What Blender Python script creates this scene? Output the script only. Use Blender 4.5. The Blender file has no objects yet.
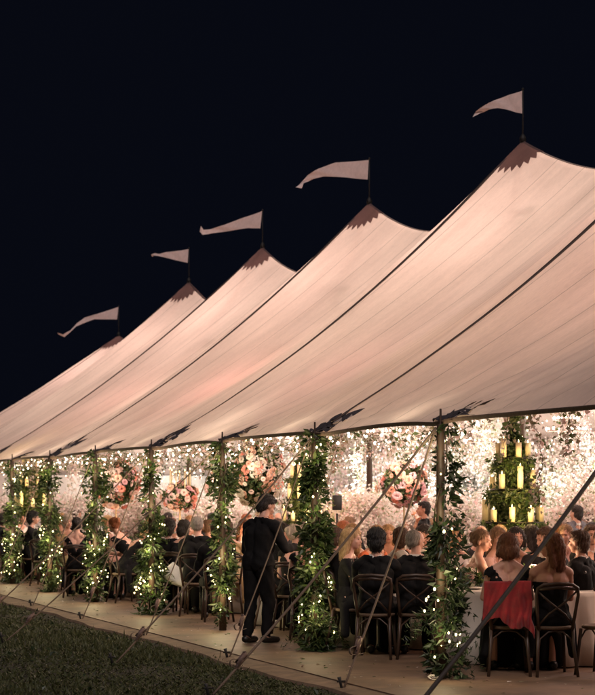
import bpy, bmesh, math, random
import numpy as np
from mathutils import Vector, Matrix, Quaternion
random.seed(7); RNG = np.random.default_rng(11)
SC = bpy.context.scene; COL = SC.collection
PI = math.pi
# ------------------------------------------------------------------ camera frame
F = 1650.0; HY = 496.0; CX = 297.5; EYE = 1.73
TH = math.atan(682.5 / F); CT, ST = math.cos(TH), math.sin(TH)
def at(px, Z):                       # ground point (x inward, y along the tent) at a bearing and a distance
    xc = (px - CX) / F * Z
    return (xc * CT + Z * ST, -xc * ST + Z * CT)
# ------------------------------------------------------------------ helpers
def tag(o, label=None, cat=None, group=None, kind=None):
    if label: o['label'] = label
    if cat: o['category'] = cat
    if group: o['group'] = group
    if kind: o['kind'] = kind
    return o
def link(name, me, mat=None, parent=None, smooth=True):
    if mat is not None and len(me.materials) == 0: me.materials.append(mat)
    o = bpy.data.objects.new(name, me); COL.objects.link(o)
    if parent is not None: o.parent = parent
    return o
def empty(name, loc=(0, 0, 0), rz=0, label=None, cat=None, group=None):
    o = bpy.data.objects.new(name, None); COL.objects.link(o)
    o.location = loc; o.rotation_euler = (0, 0, rz); o.empty_display_size = .1
    return tag(o, label, cat, group)
def copy_tree(o, parent=None):
    c = o.copy(); COL.objects.link(c)
    if parent is not None: c.parent = parent
    for ch in list(o.children): copy_tree(ch, c)
    return c
def fast(name, V, Fc, smooth=True):
    V = np.asarray(V, dtype=np.float32); Fc = np.asarray(Fc, dtype=np.int32)
    me = bpy.data.meshes.new(name); k = Fc.shape[1]; n = len(Fc)
    me.vertices.add(len(V)); me.vertices.foreach_set('co', V.ravel())
    me.loops.add(n * k); me.loops.foreach_set('vertex_index', Fc.ravel())
    me.polygons.add(n); me.polygons.foreach_set('loop_start', np.arange(0, n * k, k, dtype=np.int32))
    me.polygons.foreach_set('use_smooth', np.full(n, smooth, dtype=bool))
    me.update(calc_edges=True); return me
class MB:
    def __init__(s): s.v = []; s.f = []
    def add(s, V, Fc):
        o = len(s.v); s.v += [tuple(v) for v in V]; s.f += [tuple(i + o for i in f) for f in Fc]; return s
    def box(s, c, d, rz=0, M=None):
        x, y, z = d[0] / 2, d[1] / 2, d[2] / 2; b = min(x, y, z) * .18
        me = []
        bm = bmesh.new(); bmesh.ops.create_cube(bm, size=1)
        bmesh.ops.scale(bm, vec=d, verts=bm.verts)
        bmesh.ops.bevel(bm, geom=bm.edges[:], offset=min(b, .008), segments=1, affect='EDGES')
        R = Matrix.Rotation(rz, 4, 'Z'); T = Matrix.Translation(c) @ R
        if M is not None: T = M @ T
        bm.verts.index_update()
        s.add([T @ v.co for v in bm.verts], [[v.index for v in f.verts] for f in bm.faces]); bm.free(); return s
    def tube(s, pts, r, n=8, closed=False, cap=True):
        pts = [Vector(p) for p in pts]; m = len(pts)
        rr = r if isinstance(r, (list, tuple)) else [r] * m
        V = []; up = Vector((0, 0, 1)); prev = None
        for i, p in enumerate(pts):
            if closed: t = pts[(i + 1) % m] - pts[i - 1]
            else: t = pts[min(i + 1, m - 1)] - pts[max(i - 1, 0)]
            if t.length < 1e-9: t = Vector((0, 0, 1))
            t.normalize()
            if prev is None:
                a = up if abs(t.z) < .9 else Vector((1, 0, 0)); u = t.cross(a).normalized()
            else:
                u = prev - t * prev.dot(t)
                u = u.normalized() if u.length > 1e-6 else t.cross(up).normalized()
            prev = u; w = t.cross(u)
            for k in range(n):
                a = 2 * PI * k / n; V.append(p + (u * math.cos(a) + w * math.sin(a)) * rr[i])
        Fc = []
        for i in range(m if closed else m - 1):
            j = (i + 1) % m
            for k in range(n):
                k2 = (k + 1) % n; Fc.append((i * n + k, i * n + k2, j * n + k2, j * n + k))
        if not closed and cap:
            Fc.append(tuple(reversed(range(n)))); Fc.append(tuple((m - 1) * n + k for k in range(n)))
        return s.add(V, Fc)
    def lathe(s, prof, n=16, c=(0, 0, 0), wob=None):
        V = []; m = len(prof)
        for i, (r, z) in enumerate(prof):
            for k in range(n):
                a = 2 * PI * k / n; q = r * (1 + (wob(a, i) if wob else 0))
                V.append((c[0] + q * math.cos(a), c[1] + q * math.sin(a), c[2] + z))
        Fc = [(i * n + k, i * n + (k + 1) % n, (i + 1) * n + (k + 1) % n, (i + 1) * n + k) for i in range(m - 1) for k in range(n)]
        if prof[0][0] > 1e-4: Fc.append(tuple(reversed(range(n))))
        if prof[-1][0] > 1e-4: Fc.append(tuple((m - 1) * n + k for k in range(n)))
        return s.add(V, Fc)
    def ell(s, c, r, M=None, n=14, m=10):
        V = []
        for i in range(m + 1):
            t = PI * i / m
            for k in range(n):
                a = 2 * PI * k / n
                v = Vector((r[0] * math.sin(t) * math.cos(a), r[1] * math.sin(t) * math.sin(a), r[2] * math.cos(t)))
                if M is not None: v = M @ v
                V.append(v + Vector(c))
        Fc = [(i * n + k, (i + 1) * n + k, (i + 1) * n + (k + 1) % n, i * n + (k + 1) % n) for i in range(m) for k in range(n)]
        return s.add(V, Fc)
    def caps(s, a, b, r0, r1, n=12):
        a, b = Vector(a), Vector(b); d = (b - a); L = d.length; d = d / L if L > 1e-6 else Vector((0, 0, 1))
        pts, rr = [], []
        for t in (0.02, .3, .6, .85): pts.append(a - d * r0 * math.cos(t * PI / 2)); rr.append(r0 * math.sin(t * PI / 2))
        pts.append(a); rr.append(r0); pts.append(b); rr.append(r1)
        for t in (.85, .6, .3, .02): pts.append(b + d * r1 * math.cos(t * PI / 2)); rr.append(r1 * math.sin(t * PI / 2))
        return s.tube(pts, rr, n)
    def mesh(s, name, smooth=True):
        me = bpy.data.meshes.new(name); me.from_pydata([tuple(v) for v in s.v], [], s.f); me.update()
        me.polygons.foreach_set('use_smooth', np.full(len(me.polygons), smooth, dtype=bool)); return me
    def build(s, name, mat=None, parent=None, smooth=True): return link(name, s.mesh(name, smooth), mat, parent)
# ------------------------------------------------------------------ materials
def newmat(name):
    m = bpy.data.materials.new(name); m.use_nodes = True; nt = m.node_tree
    for n in list(nt.nodes): nt.nodes.remove(n)
    return m, nt, nt.nodes.new('ShaderNodeOutputMaterial')
def N(nt, typ, **kw):
    n = nt.nodes.new(typ)
    for k, v in kw.items():
        if hasattr(n, k) and not k[0].isupper(): setattr(n, k, v)
        else: n.inputs[k].default_value = v
    return n
def mulcol(c, f): return (min(1, c[0] * f), min(1, c[1] * f), min(1, c[2] * f), 1)
def surf(name, col, rough=.6, scale=20, var=.25, bump=.3, bscale=None, metallic=0, stretch=(1, 1, 1), sheen=0, col2=None, bdist=.004, trans=0, spec=.5):
    m, nt, out = newmat(name)
    tc = N(nt, 'ShaderNodeTexCoord'); mp = N(nt, 'ShaderNodeMapping', Scale=stretch); nt.links.new(tc.outputs['Object'], mp.inputs[0])
    no = N(nt, 'ShaderNodeTexNoise', Scale=scale, Detail=6.0, Roughness=.6); nt.links.new(mp.outputs[0], no.inputs['Vector'])
    cr = N(nt, 'ShaderNodeValToRGB'); cr.color_ramp.elements[0].position = .3; cr.color_ramp.elements[1].position = .7
    cr.color_ramp.elements[0].color = mulcol(col, 1 - var); cr.color_ramp.elements[1].color = mulcol(col2 or col, 1 + var)
    nt.links.new(no.outputs['Fac'], cr.inputs[0])
    p = N(nt, 'ShaderNodeBsdfPrincipled', Roughness=rough, Metallic=metallic); nt.links.new(cr.outputs[0], p.inputs['Base Color'])
    p.inputs['Specular IOR Level'].default_value = spec
    if sheen: p.inputs['Sheen Weight'].default_value = sheen
    if trans: p.inputs['Transmission Weight'].default_value = trans
    if bump:
        n2 = N(nt, 'ShaderNodeTexNoise', Scale=bscale or scale * 4, Detail=4.0); nt.links.new(mp.outputs[0], n2.inputs['Vector'])
        b = N(nt, 'ShaderNodeBump', Strength=bump, Distance=bdist); nt.links.new(n2.outputs['Fac'], b.inputs['Height']); nt.links.new(b.outputs[0], p.inputs['Normal'])
    nt.links.new(p.outputs[0], out.inputs[0]); return m
def leafmat(name, cols, tr=.35, rough=.5):
    m, nt, out = newmat(name)
    g = N(nt, 'ShaderNodeNewGeometry'); cr = N(nt, 'ShaderNodeValToRGB'); cr.color_ramp.interpolation = 'LINEAR'
    e = cr.color_ramp.elements
    while len(e) < len(cols): e.new(.5)
    for i, c in enumerate(cols): e[i].position = i / (len(cols) - 1); e[i].color = (*c, 1)
    nt.links.new(g.outputs['Random Per Island'], cr.inputs[0])
    p = N(nt, 'ShaderNodeBsdfPrincipled', Roughness=rough); t = N(nt, 'ShaderNodeBsdfTranslucent'); mx = N(nt, 'ShaderNodeMixShader', Fac=tr)
    nt.links.new(cr.outputs[0], p.inputs['Base Color']); nt.links.new(cr.outputs[0], t.inputs['Color'])
    nt.links.new(p.outputs[0], mx.inputs[1]); nt.links.new(t.outputs[0], mx.inputs[2]); nt.links.new(mx.outputs[0], out.inputs[0]); return m
def emit(name, col, s):
    m, nt, out = newmat(name); e = N(nt, 'ShaderNodeEmission', Color=(*col, 1), Strength=s); nt.links.new(e.outputs[0], out.inputs[0])
    m.cycles.emission_sampling = 'NONE'; return m
def canvasmat(name, refl, tran, tfac, seams=True):
    m, nt, out = newmat(name); L = nt.links.new
    tc = N(nt, 'ShaderNodeTexCoord'); sp = N(nt, 'ShaderNodeSeparateXYZ'); L(tc.outputs['Object'], sp.inputs[0])
    mp = N(nt, 'ShaderNodeMapping', Scale=(.22, 1.6, .22)); L(tc.outputs['Object'], mp.inputs[0])
    no = N(nt, 'ShaderNodeTexNoise', Scale=1.6, Detail=7.0, Roughness=.65); L(mp.outputs[0], no.inputs['Vector'])
    mr = N(nt, 'ShaderNodeMapRange'); mr.inputs['From Min'].default_value = .3; mr.inputs['From Max'].default_value = .7
    mr.inputs['To Min'].default_value = .84; mr.inputs['To Max'].default_value = 1.05; L(no.outputs['Fac'], mr.inputs[0])
    fr = N(nt, 'ShaderNodeMath', operation='MULTIPLY'); fr.inputs[1].default_value = 1 / .78; L(sp.outputs['Y'], fr.inputs[0])
    f2 = N(nt, 'ShaderNodeMath', operation='FRACT'); L(fr.outputs[0], f2.inputs[0])
    lt = N(nt, 'ShaderNodeMath', operation='LESS_THAN'); lt.inputs[1].default_value = .025; L(f2.outputs[0], lt.inputs[0])
    ml = N(nt, 'ShaderNodeMath', operation='MULTIPLY'); ml.inputs[1].default_value = -.30 if seams else 0; L(lt.outputs[0], ml.inputs[0])
    wv = N(nt, 'ShaderNodeTexNoise', Scale=40.0, Detail=3.0); mp2 = N(nt, 'ShaderNodeMapping', Scale=(.35, 1.6, .35)); L(tc.outputs['Object'], mp2.inputs[0]); L(mp2.outputs[0], wv.inputs['Vector'])
    m3 = N(nt, 'ShaderNodeMapRange'); m3.inputs['From Min'].default_value = .3; m3.inputs['From Max'].default_value = .7; m3.inputs['To Min'].default_value = -.05; m3.inputs['To Max'].default_value = .05; L(wv.outputs['Fac'], m3.inputs[0])
    st = N(nt, 'ShaderNodeTexNoise', Scale=.35, Detail=5.0, Roughness=.55); L(tc.outputs['Object'], st.inputs['Vector'])
    m4 = N(nt, 'ShaderNodeMapRange'); m4.inputs['From Min'].default_value = .35; m4.inputs['From Max'].default_value = .65; m4.inputs['To Min'].default_value = -.10; m4.inputs['To Max'].default_value = .05; L(st.outputs['Fac'], m4.inputs[0])
    a0 = N(nt, 'ShaderNodeMath', operation='ADD'); L(mr.outputs[0], a0.inputs[0]); L(m3.outputs[0], a0.inputs[1])
    a1 = N(nt, 'ShaderNodeMath', operation='ADD'); L(a0.outputs[0], a1.inputs[0]); L(m4.outputs[0], a1.inputs[1])
    ad = N(nt, 'ShaderNodeMath', operation='ADD'); L(a1.outputs[0], ad.inputs[0]); L(ml.outputs[0], ad.inputs[1])
    sc = N(nt, 'ShaderNodeVectorMath', operation='SCALE'); sc.inputs[0].default_value = tran; L(ad.outputs[0], sc.inputs['Scale'])
    sr = N(nt, 'ShaderNodeVectorMath', operation='SCALE'); sr.inputs[0].default_value = refl; L(ad.outputs[0], sr.inputs['Scale'])
    d = N(nt, 'ShaderNodeBsdfDiffuse', Roughness=.8); t = N(nt, 'ShaderNodeBsdfTranslucent'); mx = N(nt, 'ShaderNodeMixShader', Fac=tfac)
    L(sr.outputs[0], d.inputs[0]); L(sc.outputs[0], t.inputs[0])
    b = N(nt, 'ShaderNodeBump', Strength=.22, Distance=.03); L(no.outputs['Fac'], b.inputs['Height']); L(b.outputs[0], d.inputs['Normal']); L(b.outputs[0], t.inputs['Normal'])
    L(d.outputs[0], mx.inputs[1]); L(t.outputs[0], mx.inputs[2]); L(mx.outputs[0], out.inputs[0]); return m
M = {}
M['canvas'] = canvasmat('canvas', (.84, .68, .61), (.80, .66, .585), .48)
M['cap'] = canvasmat('cap_canvas', (.30, .20, .19), (.26, .16, .15), .5, False)
M['flag'] = canvasmat('flag_cloth', (.95, .80, .77), (.8, .6, .55), .10, False)
M['hem'] = surf('hem_band', (.16, .10, .085), .8, 30)
M['patch2'] = surf('seam_thread', (.30, .22, .19), .8, 40)
M['strap'] = surf('strap_webbing', (.12, .082, .066), .8, 60)
M['patch'] = surf('hook_patch', (.06, .05, .054), .8, 40)
M['wood'] = surf('pole_wood', (.055, .032, .02), .6, 6, .4, .5, stretch=(1, 1, .15))
M['chair'] = surf('chair_wood', (.050, .028, .017), .42, 9, .4, .3, stretch=(1, 1, .3))
M['cane'] = surf('cane_seat', (.12, .075, .045), .7, 90, .3, .5)
M['floor'] = surf('floor_boards', (.20, .125, .08), .6, 2.2, .35, .3, bscale=40)
def planks(m):
    nt = m.node_tree; L = nt.links.new; p = [n for n in nt.nodes if n.type == 'BSDF_PRINCIPLED'][0]; src = p.inputs['Base Color'].links[0].from_socket
    tc = N(nt, 'ShaderNodeTexCoord'); b = N(nt, 'ShaderNodeTexBrick', Scale=1.0); b.inputs['Mortar Size'].default_value = .006; b.inputs['Brick Width'].default_value = 2.44; b.inputs['Row Height'].default_value = 1.22
    b.inputs['Color1'].default_value = (1, 1, 1, 1); b.inputs['Color2'].default_value = (.84, .82, .8, 1); b.inputs['Mortar'].default_value = (.3, .28, .25, 1)
    L(tc.outputs['Object'], b.inputs['Vector']); st = N(nt, 'ShaderNodeTexNoise', Scale=.9, Detail=8.0, Roughness=.7); L(tc.outputs['Object'], st.inputs['Vector'])
    mr = N(nt, 'ShaderNodeMapRange'); mr.inputs['From Min'].default_value = .35; mr.inputs['From Max'].default_value = .65; mr.inputs['To Min'].default_value = .62; mr.inputs['To Max'].default_value = 1.1; L(st.outputs['Fac'], mr.inputs[0])
    mx = N(nt, 'ShaderNodeMix', data_type='RGBA', blend_type='MULTIPLY'); mx.inputs[0].default_value = 1; L(src, mx.inputs[6]); L(b.outputs[0], mx.inputs[7])
    sc = N(nt, 'ShaderNodeVectorMath', operation='SCALE'); L(mx.outputs[2], sc.inputs[0]); L(mr.outputs[0], sc.inputs['Scale']); L(sc.outputs[0], p.inputs['Base Color'])
planks(M['floor'])
M['edge'] = surf('floor_edging', (.19, .125, .08), .8, 5, .4, .5)
M['soil'] = surf('ground_soil', (.022, .021, .011), .95, 3, .5, .8, bscale=30, bdist=.03)
M['grass'] = leafmat('grass_blades', [(.034, .043, .013), (.060, .070, .022), (.085, .088, .033), (.045, .060, .018)], .2, .6)
M['leaf'] = leafmat('garland_leaf', [(.014, .032, .010), (.035, .068, .018), (.08, .12, .03), (.026, .052, .018), (.13, .15, .06), (.035, .06, .02)], .35, .45)
M['leaf2'] = leafmat('ivy_leaf', [(.012, .024, .010), (.026, .045, .016), (.04, .06, .024)], .3, .45)
M['blossom'] = leafmat('blossom', [(.84, .78, .74), (.86, .82, .78), (.80, .55, .54), (.85, .79, .74), (.84, .74, .70), (.86, .83, .78), (.22, .27, .10), (.86, .83, .79), (.82, .66, .63)], .35, .7)
M['blossomw'] = leafmat('white_blossom', [(.86, .83, .78), (.86, .82, .76), (.84, .78, .70), (.20, .26, .09), (.86, .83, .8), (.26, .30, .12)], .35, .7)
M['blossomp'] = leafmat('pink_blossom', [(.82, .62, .62), (.84, .74, .72), (.78, .48, .52), (.85, .78, .76), (.30, .28, .14)], .35, .7)
M['whitefl'] = leafmat('white_flowers', [(.86, .84, .80), (.86, .85, .82), (.84, .76, .74), (.86, .84, .8), (.16, .24, .08), (.86, .85, .82), (.10, .16, .05), (.86, .84, .81)], .3, .7)
M['vinefl'] = leafmat('vine_mix', [(.07, .12, .03), (.12, .17, .05), (.8, .7, .68), (.1, .13, .05), (.8, .55, .52), (.16, .15, .07), (.5, .38, .26)], .3, .6)
for k, c in dict(peach=(.82, .52, .38), coral=(.80, .30, .22), blush=(.83, .62, .54), cream=(.84, .74, .60), pink=(.80, .46, .48)).items():
    M['rose_' + k] = surf('rose_' + k, c, .6, 25, .15, .2, trans=0)
M['rope'] = surf('rope', (.20, .14, .10), .8, 120, .3, .8, bscale=200)
M['darkrope'] = surf('dark_strap', (.045, .033, .028), .7, 60, .3, .3)
M['ratchet'] = surf('ratchet_metal', (.26, .18, .16), .4, 30, .3, .2, metallic=.5)
M['stake'] = surf('stake_steel', (.03, .028, .028), .6, 30, .4, .3, metallic=.4)
M['bulb'] = emit('fairy_bulb', (1, .80, .36), 9)
M['bulbw'] = emit('white_bulb', (1, .86, .62), 12)
M['flame'] = emit('candle_flame', (1, .70, .30), 9)
M['wire'] = surf('lamp_wire', (.02, .025, .015), .6)
M['wax'] = surf('ivory_wax', (.80, .70, .42), .5, 8, .08, .1)
M['iron'] = surf('wrought_iron', (.03, .025, .02), .5, 20, .3, .3, metallic=.6)
M['cloth'] = surf('table_linen', (.72, .66, .58), .85, 6, .06, .2, bscale=250, sheen=.2)
M['drape'] = surf('white_drape', (.80, .76, .72), .9, 2, .06, .2, bscale=120)
M['red'] = surf('red_shawl', (.24, .004, .007), .75, 7, .5, .8, bscale=160, sheen=.4)
M['black'] = surf('black_cloth', (.005, .0045, .005), .85, 25, .4, .5, bscale=120, spec=.25)
M['char'] = surf('charcoal_cloth', (.022, .022, .025), .85, 25, .3, .5, bscale=120, spec=.25)
M['navy'] = surf('navy_cloth', (.012, .014, .028), .7, 25, .3, .5, bscale=120)
M['grey'] = surf('grey_cloth', (.13, .13, .15), .85, 20, .2, .4, bscale=120)
M['white'] = surf('white_cloth', (.75, .70, .65), .85, 20, .05, .3, bscale=120)
M['orange'] = surf('orange_cloth', (.60, .15, .06), .8, 20, .2, .4, bscale=120)
M['blush'] = surf('blush_cloth', (.62, .38, .33), .8, 20, .15, .4, bscale=120)
M['green'] = surf('green_cloth', (.06, .09, .05), .8, 20, .2, .4, bscale=120)
M['gold'] = surf('gold_cloth', (.45, .32, .16), .7, 20, .2, .4, bscale=120)
M['teal'] = surf('blue_cloth', (.06, .10, .16), .7, 20, .2, .4, bscale=120)
M['skin'] = surf('fair_skin', (.62, .34, .25), .5, 9, .08, .1)
M['skin2'] = surf('tan_skin', (.48, .25, .17), .5, 9, .08, .1)
M['eye'] = surf('eye_dark', (.02, .015, .012), .3)
M['lip'] = surf('lips', (.42, .13, .11), .5)
for k, c in dict(brown=(.085, .042, .022), dark=(.022, .014, .010), black=(.010, .008, .008), auburn=(.20, .075, .032), blond=(.50, .31, .15), white=(.62, .52, .42), grey=(.28, .24, .21), lightbrown=(.22, .12, .06), red=(.36, .12, .045)).items():
    M['h_' + k] = surf('hair_' + k, c, .5, 14, .35, 1.0, bscale=45, stretch=(3, 3, .5), bdist=.012)
M['shoe'] = surf('shoe_leather', (.012, .01, .009), .35)
M['china'] = surf('china', (.78, .75, .70), .2)
M['glass'] = surf('glass', (.95, .95, .95), .03, bump=0, trans=1.0, var=.02)
M['amp'] = surf('speaker_case', (.012, .012, .014), .6)
# ------------------------------------------------------------------ render, world, camera
SC.view_settings.view_transform = 'Standard'; SC.view_settings.look = 'None'; SC.view_settings.exposure = 0; SC.view_settings.gamma = 1
SC.render.engine = 'CYCLES'; SC.cycles.use_denoising = True; SC.cycles.max_bounces = 6; SC.cycles.diffuse_bounces = 3; SC.cycles.glossy_bounces = 3
SC.cycles.transmission_bounces = 4; SC.cycles.transparent_max_bounces = 4; SC.cycles.sample_clamp_indirect = 2.5; SC.cycles.caustics_reflective = False; SC.cycles.caustics_refractive = False
try: SC.cycles.use_light_tree = True
except Exception: pass
w = bpy.data.worlds.new('World'); SC.world = w; w.use_nodes = True
bg = w.node_tree.nodes['Background']; bg.inputs[0].default_value = (.36, .46, .95, 1); bg.inputs[1].default_value = .0062
cam = bpy.data.cameras.new('camera'); co = bpy.data.objects.new('camera', cam); COL.objects.link(co); SC.camera = co
co.location = (0, 0, EYE); co.rotation_euler = (PI / 2, 0, -TH)
cam.sensor_fit = 'HORIZONTAL'; cam.sensor_width = 24; cam.lens = F / 595 * 24; cam.shift_y = (HY - 347.5) / 595; cam.clip_end = 2000
cam.dof.use_dof = True; cam.dof.focus_distance = 17.5; cam.dof.aperture_fstop = 2.8
def lamp(name, loc, power, col, r=.15, typ='POINT'):
    l = bpy.data.lights.new(name, typ); l.energy = power; l.color = col
    if typ == 'POINT': l.shadow_soft_size = r
    o = bpy.data.objects.new(name, l); COL.objects.link(o); o.location = loc; return o
# a faint floodlight / moon from behind and left of the camera: low, catches flags, ropes and grass
su = lamp('moon_light', (0, 0, 30), 1.2, (1, .86, .84), typ='SUN'); su.data.angle = math.radians(12)
dd = Vector((.42, .90, -.95)); su.rotation_euler = dd.to_track_quat('-Z', 'Y').to_euler()
# ------------------------------------------------------------------ tent geometry
PE = 7.25; PR = 13.85; HE = 2.44; PF = 2 * PR - PE
PEAKS = [(11.6, 7.6), (17.6, 7.6), (23.75, 7.59), (29.75, 7.55), (35.6, 7.49), (40.9, 7.32), (47.4, 6.50)]
S0, S1 = 5.0, 53.8
EPOLES = [4.9, 7.7, 10.5, 13.97, 17.02, 20.07, 23.12, 26.17, 29.22, 32.27, 35.3, 38.4, 41.4, 44.5, 47.5, 50.6, 53.7]
def ridge(s):
    if s <= PEAKS[0][0]: return PEAKS[0][1]
    if s >= PEAKS[-1][0]: return PEAKS[-1][1]
    for (a, ha), (b, hb) in zip(PEAKS, PEAKS[1:]):
        if a <= s <= b:
            sad = (ha + hb) / 2 - 1.0; mid = (a + b) / 2
            if s < mid: u = (s - a) / (mid - a); return sad + (ha - sad) * (1 - u) ** 1.55
            u = (b - s) / (b - mid); return sad + (hb - sad) * (1 - u) ** 1.55
def hook_wave(s):
    for a, b in zip(EPOLES, EPOLES[1:]):
        if a <= s <= b: return math.sin(PI * (s - a) / (b - a)) ** 1.0
    return 0
def H(s, p):
    pe = PE + .16 * hook_wave(s); q = p if p <= PR else 2 * PR - p
    v = min(1, max(0, (q - pe) / (PR - pe)))
    if s > PEAKS[-1][0]: v = min(v, (S1 - s) / (S1 - PEAKS[-1][0]))
    if s < PEAKS[0][0]: v = min(v, (s - S0) / (PEAKS[0][0] - S0))
    he = HE + .04 * hook_wave(s)
    # nearest main peak line distance 0..1 -> deeper valley between peaks
    dmin = min(abs(s - a) for a, _ in PEAKS) / 3.0
    g = v - (.24 + .16 * min(1, dmin)) * v * (1 - v)
    h = he + (ridge(s) - he) * g
    for k in EPOLES:
        d = math.hypot(s - k, q - PE)
        if d < 4:
            an = math.atan2(q - PE, s - k)
            h += .026 * math.exp(-d / 1.4) * min(1, d / .2) * math.sin(an * 15 + k)
    h += .014 * math.sin(s * 2.1 + 1.7 * math.sin(p * .4 + 1)) * math.sin(PI * v) * (1 - .4 * v)
    h += .007 * math.sin(s * 4.3 + 1.3 * math.sin(p * .55)) * math.sin(PI * v)
    return h
tent = empty('sailcloth_tent', (PR, 29, 0), 0, 'long peaked sailcloth tent glowing peach from within against the black sky', 'tent')
def tl(o): o.matrix_parent_inverse = Matrix.Translation((-PR, -29, 0)); return o
ns = 700; nv = 70
ss = np.linspace(S0, S1, ns); V = []
for s in ss:
    pe = PE + .16 * hook_wave(s)
    for j in range(2 * nv + 1):
        v = j / nv
        p = pe + (PR - pe) * v if v <= 1 else 2 * PR - (pe + (PR - pe) * (2 - v))
        V.append((p, s, H(s, p)))
W_ = 2 * nv + 1
Fc = [(i * W_ + j, i * W_ + j + 1, (i + 1) * W_ + j + 1, (i + 1) * W_ + j) for i in range(ns - 1) for j in range(2 * nv)]
tl(link('canvas_roof', fast('canvas_roof', V, Fc), M['canvas'], tent))
def strip_on(pts, wid, off, name, mat, par=tent, thick=.006):     # pts (s,p); band lying on the canvas
    m = MB(); L, R = [], []
    for i, (s, p) in enumerate(pts):
        a = pts[max(i - 1, 0)]; b = pts[min(i + 1, len(pts) - 1)]
        t = Vector((b[1] - a[1], b[0] - a[0])).normalized(); n = Vector((-t.y, t.x)) * wid / 2
        L.append((p + n.x, s + n.y, H(s + n.y, p + n.x) + off)); R.append((p - n.x, s - n.y, H(s - n.y, p - n.x) + off))
    k = len(pts); V = L + R + [(a, b, c - thick) for a, b, c in L] + [(a, b, c - thick) for a, b, c in R]
    Fc = []
    for i in range(k - 1):
        Fc += [(i, i + 1, k + i + 1, k + i), (2 * k + i, i + 2 * k + 1, i + 1, i), (k + i, k + i + 1, 3 * k + i + 1, 3 * k + i)]
    m.add(V, Fc); o = m.build(name, mat, par); tl(o); return o
evens = [(10.5, 0), (17.02, 1), (23.12, 2), (29.22, 3), (35.3, 4), (41.4, 5), (47.5, 6)]
for s0, k in evens:
    sp, hp = PEAKS[k]
    for side in (1, -1):
        pts = [(s0 + (sp - s0) * t, (PE + .02 + (PR - .35 - PE) * t) if side > 0 else 2 * PR - (PE + .02 + (PR - .35 - PE) * t)) for t in np.linspace(0, 1, 40)]
        strip_on(pts, .070, .016, 'webbing_strap', M['strap'])
strip_on([(s, PR) for s in np.linspace(PEAKS[0][0], PEAKS[-1][0], 200)], .05, .014, 'ridge_band', M['hem'])
# eave hem
m = MB()
for side in (1, -1):
    for i in range(260):
        pass
def hem(side):
    m = MB(); A = []
    for s in np.linspace(S0, S1, 320):
        pe = PE + .16 * hook_wave(s); p = pe if side > 0 else 2 * PR - pe; A.append((p, s, H(s, p)))
    o = -.012 * side
    V = []
    for (p, s, h) in A: V += [(p + o, s, h + .006), (p + o, s, h - .035), (p - o * .2, s, h - .035), (p - o * .2, s, h + .002)]
    Fc = []
    for i in range(len(A) - 1):
        for a, b in ((0, 1), (1, 2), (2, 3)): Fc.append((i * 4 + a, i * 4 + b, i * 4 + 4 + b, i * 4 + 4 + a))
    m.add(V, Fc); tl(m.build('eave_hem', M['hem'], tent))
hem(1); hem(-1)
# spiky reinforcement patches at the hooks
def patch(sk):
    m = MB(); n = 7
    for i in range(n):
        a = math.radians(18 + 144 * i / (n - 1)) + random.uniform(-.06, .06); L = random.uniform(.34, .58) * (1.25 if 2 <= i <= 4 else .8)
        d = Vector((math.cos(a), math.sin(a))); nrm = Vector((-d.y, d.x)); K = 9
        for seg in range(K):
            t0, t1 = seg / K, (seg + 1) / K; w0, w1 = .10 * (1 - t0) ** .8 + .004, .10 * (1 - t1) ** .8 + .002; V = []
            for t, w in ((t0, w0), (t1, w1)):
                for sg in (-1, 1):
                    q = d * (t * L) + nrm * w * sg; s, p = sk + q.x, PE + .01 + max(0, q.y)
                    V.append((p, s, H(s, p) + .010))
            m.add(V, [(0, 1, 3, 2)])
    tl(m.build('hook_patch', M['patch'], tent))
for s in EPOLES[2:12]: patch(s)
# zigzag caps round the peaks
for (sp, hp) in PEAKS:
    m = MB(); NA = 112; V = []
    rr = [0, .1, .2, .32, .44, .5]
    for ri, r in enumerate(rr):
        for k in range(NA):
            a = 2 * PI * k / NA; R = r
            if ri == len(rr) - 1: R = .47 + .11 * abs(((k / 4.0) % 1) * 2 - 1)
            s, p = sp + R * math.cos(a) * 1.15, PR + R * math.sin(a); V.append((p, s, H(s, p) + .012))
    Fc = [(i * NA + k, i * NA + (k + 1) % NA, (i + 1) * NA + (k + 1) % NA, (i + 1) * NA + k) for i in range(len(rr) - 1) for k in range(NA)]
    m.add(V, Fc); tl(m.build('peak_cap', M['cap'], tent))
    m = MB(); m.lathe([(.05, -.02), (.055, .05), (.03, .10), (.012, .12)], 12, (PR, sp, hp)); tl(m.build('peak_fitting', M['stake'], tent))
    m = MB(); m.tube([(PR, sp, -.02), (PR, sp, hp - .03)], [.065, .05], 12); tl(m.build('centre_pole', M['wood'], tent))
for i, s in enumerate(EPOLES):
    for p in ((PE, PF) if i >= 1 else (PE,)):
        m = MB(); m.tube([(p, s - .02, 0), (p, s, 1.2), (p, s, HE - .03), (p, s, HE - .02), (p, s, HE + .12)], [.048, .044, .038, .012, .010], 12); tl(m.build('eave_pole', M['wood'], tent))
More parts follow.
